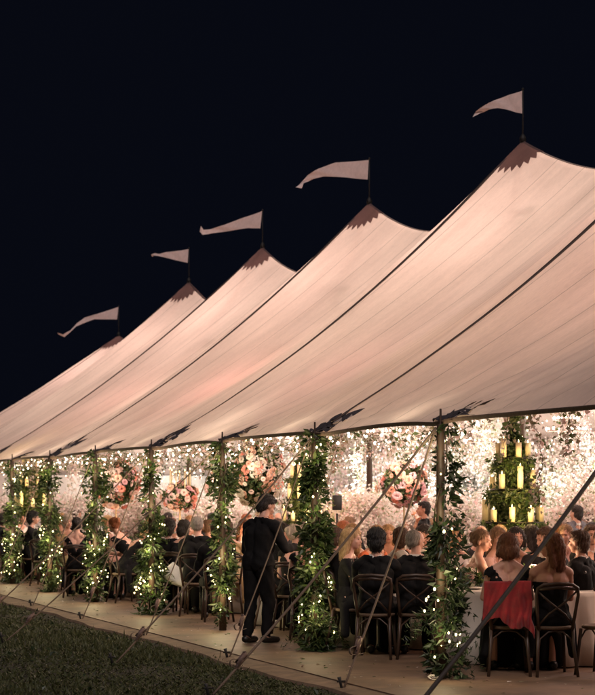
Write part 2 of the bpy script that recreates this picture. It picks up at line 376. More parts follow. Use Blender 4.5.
# far side and end drapes hanging from the eave
def drape(a, b, z1, name, wv=.07, per=5.2, thick=.0):
    a, b = Vector(a), Vector(b); L = (b - a).length; d = (b - a) / L; n = Vector((-d.y, d.x)); K = int(L / .06); V = []
    zz = [0.0, .4, 1.0, 1.7, z1]
    for i in range(K + 1):
        t = i / K * L
        for z in zz:
            o = wv * math.sin(t * per * 1.6 + .8 * math.sin(t * 1.7)) * (1 - .35 * z / z1); q = a + d * t + n * o; V.append((q.x, q.y, z))
    k = len(zz); Fc = [(i * k + j, (i + 1) * k + j, (i + 1) * k + j + 1, i * k + j + 1) for i in range(K) for j in range(k - 1)]
    tl(link(name, fast(name, V, Fc), M['drape'], tent))
drape((PF - .15, 12), (PF - .15, S1 - .2), 2.43, 'side_drape'); drape((PF - .2, S1 - .15), (PE + .3, S1 - .15), 2.43, 'end_drape')
# ------------------------------------------------------------------ flags
def fl(off, sc, T, B): return [(off[0] + x / sc, off[1] + y / sc) for x, y in T], [(off[0] + x / sc, off[1] + y / sc) for x, y in B]
FLAGS = [(2, 49, [(516, 91), (503, 95), (490, 100), (478, 106), (470, 111), (466.5, 117)], [(516, 114), (505, 111), (492, 108.5), (482, 110), (474, 113), (467, 117.5)], 'widest peach pennant with a blunt curled tip on the tallest nearest peak'),
 (3, 42, *fl((280, 150), 3.72, [(317, 42), (190, 52), (130, 75), (90, 98), (60, 130), (45, 145)], [(313, 115), (240, 108), (150, 103), (108, 112), (75, 128), (68, 150)]), 'long pink pennant curling down at its tip on the second tent peak'),
 (4, 35, *fl((140, 200), 3.5, [(418, 38), (350, 62), (280, 88), (240, 99), (214, 103), (205, 92)], [(412, 98), (370, 97), (300, 107), (240, 115), (210, 122), (200, 110)]), 'pointed pink pennant with an upturned tip on the third tent peak'),
 (5, 32, *fl((140, 200), 3.5, [(178, 170), (130, 178), (100, 180), (75, 186), (60, 185), (48, 190)], [(175, 218), (130, 208), (90, 197), (72, 194), (60, 194), (50, 196)]), 'smallest thin pennant flying level on the fourth tent peak'),
 (6, 28, *fl((40, 290), 4.96, [(388, 88), (285, 122), (220, 140), (180, 170), (150, 205), (115, 225), (85, 215)], [(382, 150), (270, 148), (210, 170), (180, 184), (152, 212), (120, 238), (88, 222)]), 'ribbon-like pennant with a drooping S curve on the lowest farthest peak')]
for k, (pk, pl, T, B, lab) in enumerate(FLAGS):
    sp, hp = PEAKS[pk]; Z = PR * ST + sp * CT; S = Z / F
    fx, fy = T[0][0], T[0][1] + pl
    r = empty('pennant_flag', (PR, sp, hp + .02), 0, lab, 'flag', 'pennants on the tent peaks')
    m = MB(); m.tube([(0, 0, -.04), (0, 0, pl * S + .02)], .013, 8); m.ell((0, 0, pl * S + .03), (.022, .022, .022)); m.build('flagpole', M['stake'], r)
    left = Vector((-CT, ST, 0)); back = Vector((ST, CT, 0)); V = []; n = len(T); K = 6
    def cr(P, t):
        x = t * (len(P) - 1); i = min(int(x), len(P) - 2); f = x - i; return (P[i][0] * (1 - f) + P[i + 1][0] * f, P[i][1] * (1 - f) + P[i + 1][1] * f)
    NN = 36
    for i in range(NN + 1):
        t = i / NN; a, b = cr(T, t), cr(B, t)
        for j in range(K + 1):
            q = j / K; x = a[0] * (1 - q) + b[0] * q; y = a[1] * (1 - q) + b[1] * q
            lx = (fx - x) * S + .012; z = (fy - y) * S
            wv = .075 * math.sin(t * 9 + k + q * 1.2) * t + .012 * math.sin(t * 23 + q * 5)
            V.append(left * lx + back * wv + Vector((0, 0, z)))
    Fc = [(i * (K + 1) + j, (i + 1) * (K + 1) + j, (i + 1) * (K + 1) + j + 1, i * (K + 1) + j + 1) for i in range(NN) for j in range(K)]
    link('flag_cloth', fast('flag_cloth', V, Fc), M['flag'], r)
# ------------------------------------------------------------------ ground
m = MB(); m.add([(-900, -900, -.06), (900, -900, -.06), (900, 900, -.06), (-900, 900, -.06)], [(0, 1, 2, 3)])
tag(m.build('ground', M['soil']), kind='structure')
m = MB(); FE = 6.28
K = 160; V = []
for i in range(K + 1):
    s = 2 + 54 * i / K; e = FE + .004 * math.sin(s * 1.7)
    V += [(e, s, -.06), (e, s, 0), (PF + .3, s, 0)]
m.add(V, [(i * 3 + a, i * 3 + a + 1, i * 3 + 4 + a, i * 3 + 3 + a) for i in range(K) for a in (0, 1)])
tag(m.build('tent_floor', M['floor'], smooth=False), kind='structure')
m = MB(); V = []
for i in range(K + 1):
    s = 2 + 54 * i / K; e = FE - .28 + .05 * math.sin(s * 1.1) + .03 * math.sin(s * 3.7)
    V += [(e, s, -.062), (e + .02, s, -.030), (FE + .06, s, -.006)]
m.add(V, [(i * 3 + a, i * 3 + a + 1, i * 3 + 4 + a, i * 3 + 3 + a) for i in range(K) for a in (0, 1)])
tag(m.build('path_edging', M['edge'], smooth=False), kind='structure')
# grass blades
n = 230000
s_ = 9 + 50 * RNG.random(n) ** 1.7; p_ = FE - .18 - (6.5) * RNG.random(n) ** 1.15 - (s_ - 9) * .05 * RNG.random(n)
dens = np.sin(p_ * 3.1 + np.sin(s_ * 1.3) * 2) + np.sin(s_ * 2.3 + p_) + RNG.normal(0, .7, n)
keep = dens > -1.6; s_, p_ = s_[keep], p_[keep]; n = len(s_)
hh = (.018 + .03 * RNG.random(n) ** 1.5) * (1 + .4 * np.sin(p_ * 1.3 + s_ * .7)) * (1 + 1.6 * (RNG.random(n) < .01)); a = RNG.random(n) * 2 * PI; wd = .006 + .006 * RNG.random(n) + s_ * .00022
tx = RNG.normal(0, .025, n); ty = RNG.normal(0, .025, n)
V = np.empty((n, 3, 3)); zz = np.full(n, -.06)
V[:, 0] = np.stack([p_ - np.cos(a) * wd, s_ - np.sin(a) * wd, zz], 1); V[:, 1] = np.stack([p_ + np.cos(a) * wd, s_ + np.sin(a) * wd, zz], 1); V[:, 2] = np.stack([p_ + tx, s_ + ty, zz + hh], 1)
tag(link('grass', fast('grass', V.reshape(-1, 3), np.arange(n * 3).reshape(-1, 3), False), M['grass']), kind='stuff')
# ------------------------------------------------------------------ leaves
def leaves(P, size, asp=.35, droop=.0, out=None, rng=RNG):
    P = np.asarray(P, float); n = len(P); d = rng.normal(0, 1, (n, 3))
    if out is not None: d = d * .6 + out
    d[:, 2] -= droop; d /= np.linalg.norm(d, axis=1)[:, None]
    r = rng.normal(0, 1, (n, 3)); sd = np.cross(d, r); sd /= np.linalg.norm(sd, axis=1)[:, None]; nn = np.cross(d, sd)
    L = size * (.6 + .8 * rng.random(n))[:, None]; Wd = L * asp
    b = P; l = P + d * L * .45 + sd * Wd + nn * Wd * .5; t = P + d * L + nn * L * -.1; rr = P + d * L * .45 - sd * Wd + nn * Wd * .5
    V = np.stack([b, l, t, rr], 1).reshape(-1, 3); i = np.arange(n) * 4
    Fc = np.concatenate([np.stack([i, i + 1, i + 2], 1), np.stack([i, i + 2, i + 3], 1)]); return V, Fc
def joinVF(parts):
    Vs, Fs, o = [], [], 0
    for V, Fc in parts: Vs.append(V); Fs.append(Fc + o); o += len(V)
    return np.concatenate(Vs), np.concatenate(Fs)
bulb_me = MB().ell((0, 0, 0), (.011, .011, .014), n=8, m=6).mesh('bulb'); bulb_me.materials.append(M['bulb'])
bulbw_me = MB().ell((0, 0, 0), (.017, .017, .019), n=8, m=6).mesh('bulb_white'); bulbw_me.materials.append(M['bulbw'])
# garlands round the eave poles: (z, radius, leaves per metre, side offset inward)
GAR = {
 10.5: ([(0, .3, 900), (.5, .15, 700), (2.4, .1, 600)], 20, 'ivy garland on the pole just off the right edge'),
 13.97: ([(0, .27, 1300), (.35, .28, 1400), (.62, .20, 1000), (1.1, .27, 1500), (1.5, .24, 900), (1.7, .13, 450), (2.05, .20, 700), (2.4, .10, 500)], 34, 'ivy and fern garland on the nearest pole, bare wood showing at top'),
 17.02: ([(0, .31, 2000), (.4, .31, 2200), (.9, .27, 2300), (1.4, .27, 2300), (1.9, .17, 2000), (2.4, .16, 1400)], 60, 'thick leafy garland on the second pole with a broad fern skirt at its foot'),
 20.07: ([(0, .10, 60), (.45, .16, 900), (.8, .28, 1900), (1.15, .24, 1600), (1.4, .10, 500), (1.6, .22, 1700), (2.0, .28, 2200), (2.4, .18, 1500)], 36, 'garland bushy at top and bare at its foot, left of the waiter'),
 23.12: ([(0, .40, 1900), (.4, .36, 2100), (1.0, .30, 2200), (1.5, .24, 1500), (1.9, .18, 900), (2.4, .16, 900)], 64, 'garland crowded with warm fairy lights on the pole beside the white handbag'),
 26.17: ([(0, .22, 900), (.4, .3, 1700), (1.0, .34, 2000), (1.5, .2, 1100), (1.9, .36, 2300), (2.4, .24, 1500)], 56, 'garland with a leafy bunch at its top, left of the leaning blond woman'),
 29.22: ([(0, .26, 1300), (.5, .28, 1700), (1.0, .30, 1800), (1.6, .24, 1500), (2.0, .3, 1800), (2.4, .2, 1200)], 60, 'garland on the pole between the white haired guest and the man in profile'),
 32.27: ([(0, .32, 1500), (.5, .28, 1500), (1.3, .26, 1500), (1.8, .24, 1300), (2.4, .22, 1300)], 56, 'garland on the pole near the left edge below the farthest pale rope'),
 35.3: ([(0, .3, 1100), (1.2, .26, 1100), (2.4, .24, 1000)], 40, 'dim garland on the pole cut by the left edge'),
}
FW = {10.5: 'on the pole off the right edge', 13.97: 'on the nearest pole', 17.02: 'right of the standing waiter', 20.07: 'left of the standing waiter', 23.12: 'beside the white handbag', 26.17: 'left of the leaning blond woman',
 29.22: 'right of the man in profile', 32.27: 'below the farthest pale rope', 35.3: 'on the pole cut by the left edge'}
for s0, (prof, nb, lab) in GAR.items():
    root = empty('leafy_garland', (PE, s0, 0), 0, lab, 'garland', 'garlands wound round the eave poles')
    zs = [q[0] for q in prof]; zf = np.linspace(0, 2.42, 200); rad = np.interp(zf, zs, [q[1] for q in prof]); den = np.interp(zf, zs, [q[2] for q in prof])
    dn = den * (.25 + 1.0 * np.abs(np.sin(zf * 5 + s0)) ** 1.5); pdf = dn / dn.sum(); n = int(den.mean() * 2.4 * (.60 if s0 < 19 else .44)); rad = rad * ({13.97: .62, 17.02: .62}.get(s0, .58)); n = int(n * .85)
    idx = RNG.choice(200, n, p=pdf); z = zf[idx] + RNG.normal(0, .02, n); R = rad[idx] * RNG.random(n) ** .6; A = RNG.random(n) * 2 * PI
    A = np.where(RNG.random(n) < .5, A, z * 6 + s0 + RNG.normal(0, .5, n))
    P = np.stack([np.cos(A) * R, np.sin(A) * R, np.maximum(z, .01)], 1); o = np.stack([np.cos(A), np.sin(A), np.zeros(n)], 1)
    if s0 == 13.97: P[:, 0] += .07 * CT; P[:, 1] -= .07 * ST
    k = n // 3
    parts = [leaves(P[:k], .11, .13, .5, o[:k]), leaves(P[k:2 * k], .065, .42, .2, o[k:2 * k]), leaves(P[2 * k:], .085, .25, .3, o[2 * k:] * .7)]
    # fern fronds at the foot and long trailing sprigs
    fr = []
    for q in range(20 if prof[0][1] > .2 else 4):
        a = RNG.random() * 2 * PI; b = Vector((math.cos(a), math.sin(a), 0)); h0 = RNG.uniform(.15, 1.3); L = RNG.uniform(.18, .40) * (1 if h0 < .6 else .7)
        for j in range(16):
            t = j / 16; c = b * (.06 + L * t) + Vector((0, 0, h0 + .18 * t - .45 * t * t * (L / .4)))
            fr.append((c.x, c.y, max(.01, c.z)))
    fr = np.array(fr); fr = np.repeat(fr, 2, 0) + RNG.normal(0, .008, (len(fr) * 2, 3)); parts.append(leaves(fr, .07, .12, .2))
    V, Fc = joinVF(parts); V[:, 2] = np.maximum(V[:, 2], .004)
    link('foliage', fast('garland_foliage', V, Fc, False), M['leaf'] if s0 > 15 else M['leaf2'], root)
    st = MB(); st.tube([(math.cos(t * 5 + s0) * .06, math.sin(t * 5 + s0) * .06, t) for t in np.linspace(.05, 2.4, 60)], .008, 5); st.build('stem', M['wood'], root)
    # fairy lights on it
    lr = empty('fairy_light_string', (PE, s0, 0), 0, 'warm fairy lights threaded through the greenery ' + FW[s0], 'string lights', 'fairy lights wound on the eave poles')
    W = []; B = []
    for q in range(nb):
        if RNG.random() < .42: zb = RNG.choice([.35, .55, .75, 1.0]) + RNG.normal(0, .14)
        else: zb = RNG.uniform(.2, 2.38)
        zb = min(2.38, max(.12, zb)); B.append(zb)
    B.sort()
    for zb in B:
        a = zb * 11 + s0 + RNG.normal(0, .7); R = np.interp(zb, zs, [q[1] for q in prof]) * RNG.uniform(.4, .7) + .02
        W.append((math.cos(a) * R, math.sin(a) * R, zb))
        b = link('bulb', bulb_me, None, lr); b.location = W[-1]; b.scale = (RNG.uniform(.4, 1.15),) * 3
    ws = MB(); ws.tube(W, .0025, 4); ws.build('wire', M['wire'], lr)
    for zz_ in (.45, .95, 1.6, 2.2):
        for sg in (-1,):
            lamp('fairy_glow', (PE - .10, s0 - .20, zz_), (5.0 if zz_ < 1.2 else 3.4) * (1.7 if s0 > 19 else 1.0), (1, .82, .44), .08)
n = 420; P = np.stack([RNG.uniform(6.35, 8.2, n), np.repeat(list(GAR)[1:8], 60) + RNG.normal(0, .9, n), np.full(n, .008)], 1)
V, Fc = leaves(P, .05, .4); V[:, 2] = .004 + (V[:, 2] - .008) * .25; V[:, 2] = np.maximum(V[:, 2], .003)
tag(link('leaf_litter', fast('leaf_litter', V, Fc, False), M['vinefl']), 'fallen leaves and petals scattered along the floor edge', kind='stuff')
n = 260; P = np.stack([RNG.uniform(3.2, 6.0, n), 11 + 26 * RNG.random(n) ** 1.4, np.full(n, -.03)], 1); V, Fc = leaves(P, .055, .35)
tag(link('lawn_litter', fast('lawn_litter', V, Fc, False), M['leaf2']), 'dead leaves scattered over the lawn', kind='stuff')
# ------------------------------------------------------------------ guy ropes
def guy(s0, dp, ds, lab, mat='rope', r=.011, ratch=True, top=None, tail=False):
    A = Vector((PE - .05, s0, HE - .06)); Bp = Vector((PE - dp, s0 + ds, -.06)); d = (Bp - A).normalized()
    root = empty('guy_rope', tuple(Bp), 0, lab, 'rope', 'guy ropes of the tent')
    o = -Bp; m = MB(); L = (Bp - A).length
    m.tube([A + o + (Bp - A) * t - Vector((0, 0, .05 * math.sin(PI * t))) for t in np.linspace(0, .985, 20)], r, 6); m.build('rope', M[mat], root)
    m = MB(); u = (Vector((-.25, 0, 1))).normalized(); m.tube([u * -.05, u * .10, u * .14], [.014, .014, .02], 8); m.tube([u * .1 + Vector((-.03, 0, 0)), u * .1 + Vector((.05, 0, .0))], .01, 6); m.build('stake', M['stake'], root)
    if ratch:
        c = -d * .42; Q = d.to_track_quat('Z', 'Y').to_matrix().to_4x4(); T = Matrix.Translation(c) @ Q @ Matrix.Scale(.62, 4)
        m = MB(); m.box((0, .0, 0), (.055, .03, .15), M=T); m.box((.035, .028, -.07), (.008, .045, .2), M=T); m.box((-.035, .028, -.07), (.008, .045, .2), M=T)
        m.box((0, .05, -.17), (.08, .014, .03), M=T); m.build('ratchet', M['ratchet'], root)
        m = MB(); V = []
        P = [T @ Vector((0, .0 + .13 * math.sin(t * 4.2), -.05 + .30 * t - (.55 * max(0, t - .6)))) for t in np.linspace(0, 1, 14)]
        side = (T.to_3x3() @ Vector((1, 0, 0))) * .022
        for p in P: V += [p + side, p - side, p - side + Vector((.004, .0, .004)), p + side + Vector((.004, 0, .004))]
        m.add(V, [(i * 4 + a, i * 4 + (a + 1) % 4, i * 4 + 4 + (a + 1) % 4, i * 4 + 4 + a) for i in range(13) for a in range(4)]); m.build('strap_tail', M['rope'], root)
    return root
guy(13.97, 2.4, -.21, 'brown rope falling left from the nearest pole to a clasp in the grass', r=.012)
guy(13.97, 1.1, -.18, 'short steep rope with a looped strap, staked at the floor edge before the dark suits', r=.011)
guy(17.02, 2.4, -.21, 'pale rope crossing before the waiter down to the grass on the left', r=.010)
guy(17.02, 1.1, -.18, 'thin steep pale rope in front of the waiter\'s back', r=.008)
guy(20.07, 2.9, -.21, 'rope running left from the pole behind the waiter past the pink tapers', r=.009)
guy(20.07, 1.1, -.18, 'short rope dropping past the seated guest with the white handbag', r=.008)
guy(23.12, 2.6, -.2, 'long dark rope from the pole by the handbag to the far left grass', r=.010)
guy(23.12, 1.1, -.18, 'short rope by the woman in the black dress', r=.008)
guy(26.17, 1.1, -.2, 'pale short rope left of the woman in the black dress', r=.008, ratch=False)
guy(29.22, 1.1, -.2, 'short rope staked beside the white haired guest', r=.008, ratch=False)
A = Vector((PE - .05, 10.6, HE)); dz = guy(10.6, 2.2, .0, 'thick dark strap slanting across the lower right corner', 'darkrope', .017, False)
# ------------------------------------------------------------------ chair
def make_chair():
    r = empty('crossback_chair', (0, 0, 0), 0, 'x', 'chair', 'cross-back chairs around the tables')
    m = MB(); m.lathe([(.02, .445), (.185, .445), (.205, .455), (.205, .475), (.19, .482), (.02, .470)], 28); m.build('seat', M['cane'], r)
    for sx in (-1, 1):
        m = MB(); m.tube([(sx * .165, .15, .45), (sx * .175, .175, .2), (sx * .19, .20, 0)], [.018, .017, .014], 8); m.build('leg', M['chair'], r)
        m = MB(); m.tube([(sx * .17, -.16, .47), (sx * .178, -.185, .25), (sx * .20, -.25, 0)], [.018, .017, .015], 8); m.build('leg', M['chair'], r)
    m = MB(); pts = [(-.165, -.165, .44), (-.185, -.195, .6), (-.205, -.235, .78), (-.195, -.25, .85), (-.14, -.262, .885), (0, -.27, .895), (.14, -.262, .885), (.195, -.25, .85), (.205, -.235, .78), (.185, -.195, .6), (.165, -.165, .44)]
    m.tube(pts, .017, 8); m.tube([(-.19, -.245, .84), (0, -.27, .86), (.19, -.245, .84)], .017, 8); m.build('back_frame', M['chair'], r)
    m = MB(); m.tube([(-.19, -.235, .82), (-.08, -.245, .72), (.08, -.215, .60), (.17, -.17, .49)], .010, 6); m.tube([(.19, -.235, .82), (.08, -.245, .72), (-.08, -.215, .60), (-.17, -.17, .49)], .010, 6); m.build('cross_brace', M['chair'], r)
    m = MB()
    for y in (-.165, .155): m.tube([(-.178, y - (.03 if y < 0 else -.03), .22), (-.15, y, .36), (-.07, y, .425), (0, y, .435), (.07, y, .425), (.15, y, .36), (.178, y - (.03 if y < 0 else -.03), .22)], .009, 6)
    m.build('hoop_brace', M['chair'], r)
    return r
CH0 = make_chair(); ch_used = [False]
def chair(x, y, rz, lab):
    c = CH0 if not ch_used[0] else copy_tree(CH0); ch_used[0] = True
    c.location = (x, y, 0); c.rotation_euler = (0, 0, rz); c['label'] = lab; return c
# ------------------------------------------------------------------ people
def evaluated(me, mods):
    o = bpy.data.objects.new('tmp', me); COL.objects.link(o)
    for t, kw in mods:
        md = o.modifiers.new('m', t)
        for k, v in kw.items(): setattr(md, k, v)
    dg = bpy.context.evaluated_depsgraph_get(); e = o.evaluated_get(dg); r = bpy.data.meshes.new_from_object(e)
    bpy.data.objects.remove(o); r.polygons.foreach_set('use_smooth', np.full(len(r.polygons), True)); return r
def J(seated, lean=0, armL=None, armR=None, yaw=0, pitch=0, fem=False, sc=1.0, twist=0):
    """joints of one pose, facing +Y"""
    s = .92 if fem else 1.0; d = {}
    if seated: d['pel'] = Vector((0, -.02, .56)); d['waist'] = Vector((0, -.03 + .10 * lean, .72)); d['chest'] = Vector((0, -.03 + .28 * lean, .90)); d['nb'] = Vector((0, -.05 + .45 * lean, 1.06))
    else: d['pel'] = Vector((0, 0, .95)); d['waist'] = Vector((0, .0 + .05 * lean, 1.10)); d['chest'] = Vector((0, -.01 + .14 * lean, 1.30)); d['nb'] = Vector((0, -.02 + .25 * lean, 1.46))
    d['head'] = d['nb'] + Vector((0, .02 + .10 * lean + .05 * max(0, pitch), .175))
    sw = .185 * s
    for sg, nm, arm in ((-1, 'L', armL), (1, 'R', armR)):
        sh = d['nb'] + Vector((sg * sw, .0, -.075)); d['sh' + nm] = sh
        el, wr = arm if arm else (((.05 * sg, .14, -.26), (-.06 * sg, .36, -.20)) if seated else ((.05 * sg, -.02, -.28), (.03 * sg, .06, -.52)))
        d['el' + nm] = sh + Vector(el); d['wr' + nm] = sh + Vector(wr)
        if seated:
            d['hip' + nm] = Vector((sg * .095, .0, .53)); d['kn' + nm] = Vector((sg * .13, .42, .52)); d['an' + nm] = Vector((sg * .12, .40, .09)); d['toe' + nm] = Vector((sg * .13, .55, .04))
        else:
            st = .10 * sg; d['hip' + nm] = Vector((sg * .09, 0, .90)); d['kn' + nm] = Vector((sg * .095, .03 + st * .4, .49)); d['an' + nm] = Vector((sg * .085, -.02 + st * .6, .085)); d['toe' + nm] = Vector((sg * .11, .14 + st * .6, .035))
    d['R'] = Matrix.Rotation(-yaw, 3, 'Z') @ Matrix.Rotation(-pitch, 3, 'X'); return d
def make_body(d, fem):
    m = MB(); prim = []; s = .92 if fem else 1.0
    def C(a, b, r0, r1, lab): m.caps(a, b, r0, r1); prim.append((np.array(a), np.array(b), r0, r1, lab))
    pel, wa, chs, nb, hd, R = d['pel'], d['waist'], d['chest'], d['nb'], d['head'], d['R']
    for sg in (-1, 1):
        o = Vector((sg * .06, 0, 0)); C(pel + o * 1.15, wa + o * (.75 if fem else 1.05), .115, .095 * s, 'torso'); C(wa + o * (.75 if fem else 1.05), chs + o * 1.1, .095 * s, .118 * s, 'torso')
        C(chs + o * 1.1, nb + Vector((sg * .10, 0, -.06)), .115 * s, .06 * s, 'torso')
        if fem: m.ell(chs + Vector((sg * .075, .095, -.03)), (.06, .055, .06)); prim.append((np.array(chs) + np.array((sg * .075, .09, -.03)), np.array(chs) + np.array((sg * .075, .095, -.03)), .055, .055, 'torso'))
        C(nb + Vector((sg * .02, .0, .02)), d['sh' + 'LR'[sg > 0]], .045, .058 * s, 'torso')
    C(nb + Vector((0, -.01, -.05)), hd + Vector((0, -.02, -.05)), .058 * s, .052 * s, 'neck')
    hs = .96 if fem else 1.0
    def HP(v): return hd + R @ (Vector(v) * hs)
    m.ell(HP((0, -.012, .03)), (.078 * hs, .098 * hs, .092 * hs), R); m.ell(HP((0, .030, -.02)), (.062 * hs, .066 * hs, .085 * hs), R)
    m.ell(HP((0, .048, -.075)), (.038 * hs, .036 * hs, .030 * hs), R)
    m.caps(HP((0, .088, .012)), HP((0, .108, -.022)), .009, .014)
    m.ell(HP((0, .088, -.052)), (.022, .012, .010), R); m.ell(HP((0, .083, .034)), (.045, .014, .010), R)
    for sg in (-1, 1): m.ell(HP((sg * .078, -.005, -.008)), (.010, .018, .028), R); m.ell(HP((sg * .04, .062, -.02)), (.022, .02, .02), R)
    prim.append((np.array(HP((0, -.01, .03))), np.array(HP((0, .04, -.06))), .09, .05, 'head'))
    for nm, sg in (('L', -1), ('R', 1)):
        sh, el, wr = d['sh' + nm], d['el' + nm], d['wr' + nm]
        C(sh, el, .052 * s, .040 * s, 'arm'); C(el, wr, .041 * s, .026 * s, 'fore')
        f = (wr - el).normalized(); side = f.cross(Vector((0, 0, 1)));
        side = side.normalized() if side.length > .1 else Vector((1, 0, 0)); up = side.cross(f)
        pc = wr + f * .055; Rm = Matrix((side, f, up)).transposed(); m.ell(wr + f * .045, (.040, .052, .016), Rm); m.caps(wr, wr + f * .06, .024, .026, 8)
        prim.append((np.array(wr + f * .02), np.array(wr + f * .18), .03, .02, 'hand'))
        for i, (o, L) in enumerate(((-.030, .062), (-.010, .075), (.010, .070), (.030, .055))):
            b = wr + f * .085 + side * o; k1 = b + f * L * .5 - up * .008; k2 = b + f * L * .95 - up * (.028 + .004 * i); m.caps(b, k1, .0095, .009, 6); m.caps(k1, k2, .009, .0075, 6)
        b = wr + f * .03 - side * sg * -.03; t = b + f * .045 + side * sg * .030 - up * .012; m.caps(b, t, .011, .009, 6)
        hp, kn, an, to = d['hip' + nm], d['kn' + nm], d['an' + nm], d['toe' + nm]
        C(hp, kn, .092, .062, 'thigh'); C(kn, an, .060, .040, 'shin'); C(an + Vector((0, -.03, -.035)), to, .040, .030, 'foot')
    me = evaluated(m.mesh('b'), [('REMESH', dict(mode='VOXEL', voxel_size=.0085)), ('SMOOTH', dict(factor=.5, iterations=3)), ('DECIMATE', dict(ratio=.45))])
    me.materials.append(None)
    co_ = np.empty(len(me.vertices) * 3, np.float32); me.vertices.foreach_get('co', co_); co_ = co_.reshape(-1, 3)
    nr = np.empty(len(me.vertices) * 3, np.float32); me.vertices.foreach_get('normal', nr); nr = nr.reshape(-1, 3)
    D = []
    for a, b, r0, r1, lab in prim:
        ab = b - a; t = np.clip(((co_ - a) @ ab) / max(1e-9, ab @ ab), 0, 1); D.append(np.linalg.norm(co_ - a - t[:, None] * ab, axis=1) - (r0 + (r1 - r0) * t))
    labs = np.array([q[4] for q in prim])[np.argmin(np.array(D), 0)]
    return me, co_, nr, labs
def garment(name, body, regions, off, cut=None, wr=.004):
    me, co_, nr, labs = body; ok = np.isin(labs, regions)
    if cut is not None: ok &= cut(co_)
    faces = [tuple(p.vertices) for p in me.polygons if all(ok[v] for v in p.vertices)]
    used = sorted({v for f in faces for v in f}); mp = {v: i for i, v in enumerate(used)}; u = np.array(used)
    C_ = co_[u]; wrk = wr * 1.2 * (np.sin(C_[:, 2] * 28 + 9 * C_[:, 0] + 3 * np.sin(C_[:, 0] * 22)) + .6 * np.sin(C_[:, 2] * 70 + C_[:, 0] * 40) + np.sin(C_[:, 1] * 60 + C_[:, 2] * 33 + C_[:, 0] * 25))
    V = C_ + nr[u] * (off + wrk)[:, None]
    g = bpy.data.meshes.new(name); g.from_pydata(V.tolist(), [], [tuple(mp[v] for v in f) for f in faces]); g.update()
    g = evaluated(g, [('SMOOTH', dict(factor=.5, iterations=4)), ('SOLIDIFY', dict(thickness=.005, offset=-1))])
    g.materials.append(None); return g
def skirt(d, seated, rng):
    m = MB()
    if seated:
        m.caps(d['pel'] + Vector((-.05, 0, -.01)), (-.12, .44, .52), .135, .105); m.caps(d['pel'] + Vector((.05, 0, -.01)), (.12, .44, .52), .135, .105)
        m.caps((0, .2, .53), (0, .44, .51), .11, .1)
        for sx in (-.14, 0, .14): m.caps((sx, .44, .5), (sx * 1.3, .45, .10), .10, .09)
        m.caps((-.18, -.02, .5), (-.22, .0, .2), .06, .05); m.caps((.18, -.02, .5), (.22, 0, .2), .06, .05)
    else: m.lathe([(.15, 1.0), (.19, .9), (.21, .6), (.27, .12), (.05, .12)], 24, wob=lambda a, i: .05 * math.sin(a * 9) * (i > 1))
    g = evaluated(m.mesh('skirt'), [('REMESH', dict(mode='VOXEL', voxel_size=.02)), ('SMOOTH', dict(factor=.5, iterations=4))]); g.materials.append(None); return g
TPL = {}
tabL = ((-.06, .14, -.25), (.05, .36, -.22)); tabR = ((.06, .14, -.25), (-.05, .36, -.22))
lapL = ((-.05, .04, -.27), (.05, .22, -.36)); lapR = ((.05, .04, -.27), (-.05, .22, -.36))
chinR = ((.05, .20, -.22), (-.10, .16, .02)); chinL = ((-.05, .20, -.22), (.10, .16, .02))
hugR = ((.10, .20, -.18), (.02, .42, -.10))
def template(key, seated, fem, **kw):
    d = J(seated, fem=fem, **kw); b = make_body(d, fem); T = dict(d=d, fem=fem, seated=seated, body=b[0])
    nz = d['nb'].z
    pz = d['pel'].z; T['trousers'] = garment('trousers', b, ['thigh', 'shin', 'torso'], .015, lambda c: c[:, 2] < pz + .10); T['shoe'] = garment('shoe', b, ['foot'], .008, wr=0)
    pz = d['pel'].z
    T['trousers_top'] = None
    if fem:
        cy = d['chest'].y
        T['strapless'] = garment('dress_bodice', b, ['torso'], .010, lambda c: c[:, 2] < nz - .15 - .0 * c[:, 1])
        T['backless'] = garment('dress_bodice', b, ['torso'], .010, lambda c: (c[:, 2] < nz - .22 + np.abs(c[:, 0]) * 1.5) | ((c[:, 2] < nz - .10) & (c[:, 1] > cy + .02)))
        T['top'] = garment('dress_bodice', b, ['torso', 'arm'], .010, lambda c: c[:, 2] < nz - .02)
        T['skirt'] = skirt(d, seated, RNG)
    T['jacket'] = garment('jacket', b, ['torso', 'arm', 'fore', 'neck'], .020, lambda c: c[:, 2] < nz + .012 - .5 * (c[:, 1] - d['nb'].y))
    T['vest'] = garment('vest', b, ['torso'], .020); T['sleeves'] = garment('shirt', b, ['torso', 'arm', 'fore'], .010)
    T['collar'] = garment('shirt_collar', b, ['neck', 'torso'], .012, lambda c: (c[:, 2] < nz + .045) & (c[:, 2] > nz - .03 - .5 * np.maximum(0, c[:, 1] - d['nb'].y)) & (np.abs(c[:, 0]) < .075), wr=0)
    TPL[key] = T
template('m0', True, False, lean=.15, armL=tabL, armR=tabR)
template('m1', True, False, lean=.35, yaw=.9, pitch=.25, armL=tabL, armR=tabR)
template('m2', True, False, lean=.1, yaw=-.8, armL=lapL, armR=chinR)
template('f0', True, True, lean=.1, armL=tabL, armR=tabR)
template('f1', True, True, lean=.1, yaw=-1.0, armL=chinL, armR=tabR)
template('f2', True, True, lean=.3, yaw=.8, pitch=.15, armL=lapL, armR=tabR)
template('f3', True, True, lean=.9, yaw=.2, pitch=.35, armL=tabL, armR=tabR)
template('w0', False, False, lean=.35, yaw=.35, pitch=.55, armL=((-.06, .02, -.28), (-.02, .20, -.42)), armR=((.07, .10, -.26), (.04, .34, -.24)))
template('w1', False, False, lean=.1, yaw=-.4, armL=None, armR=None)
template('w2', False, True, lean=.05, yaw=.5, armL=None, armR=chinR)
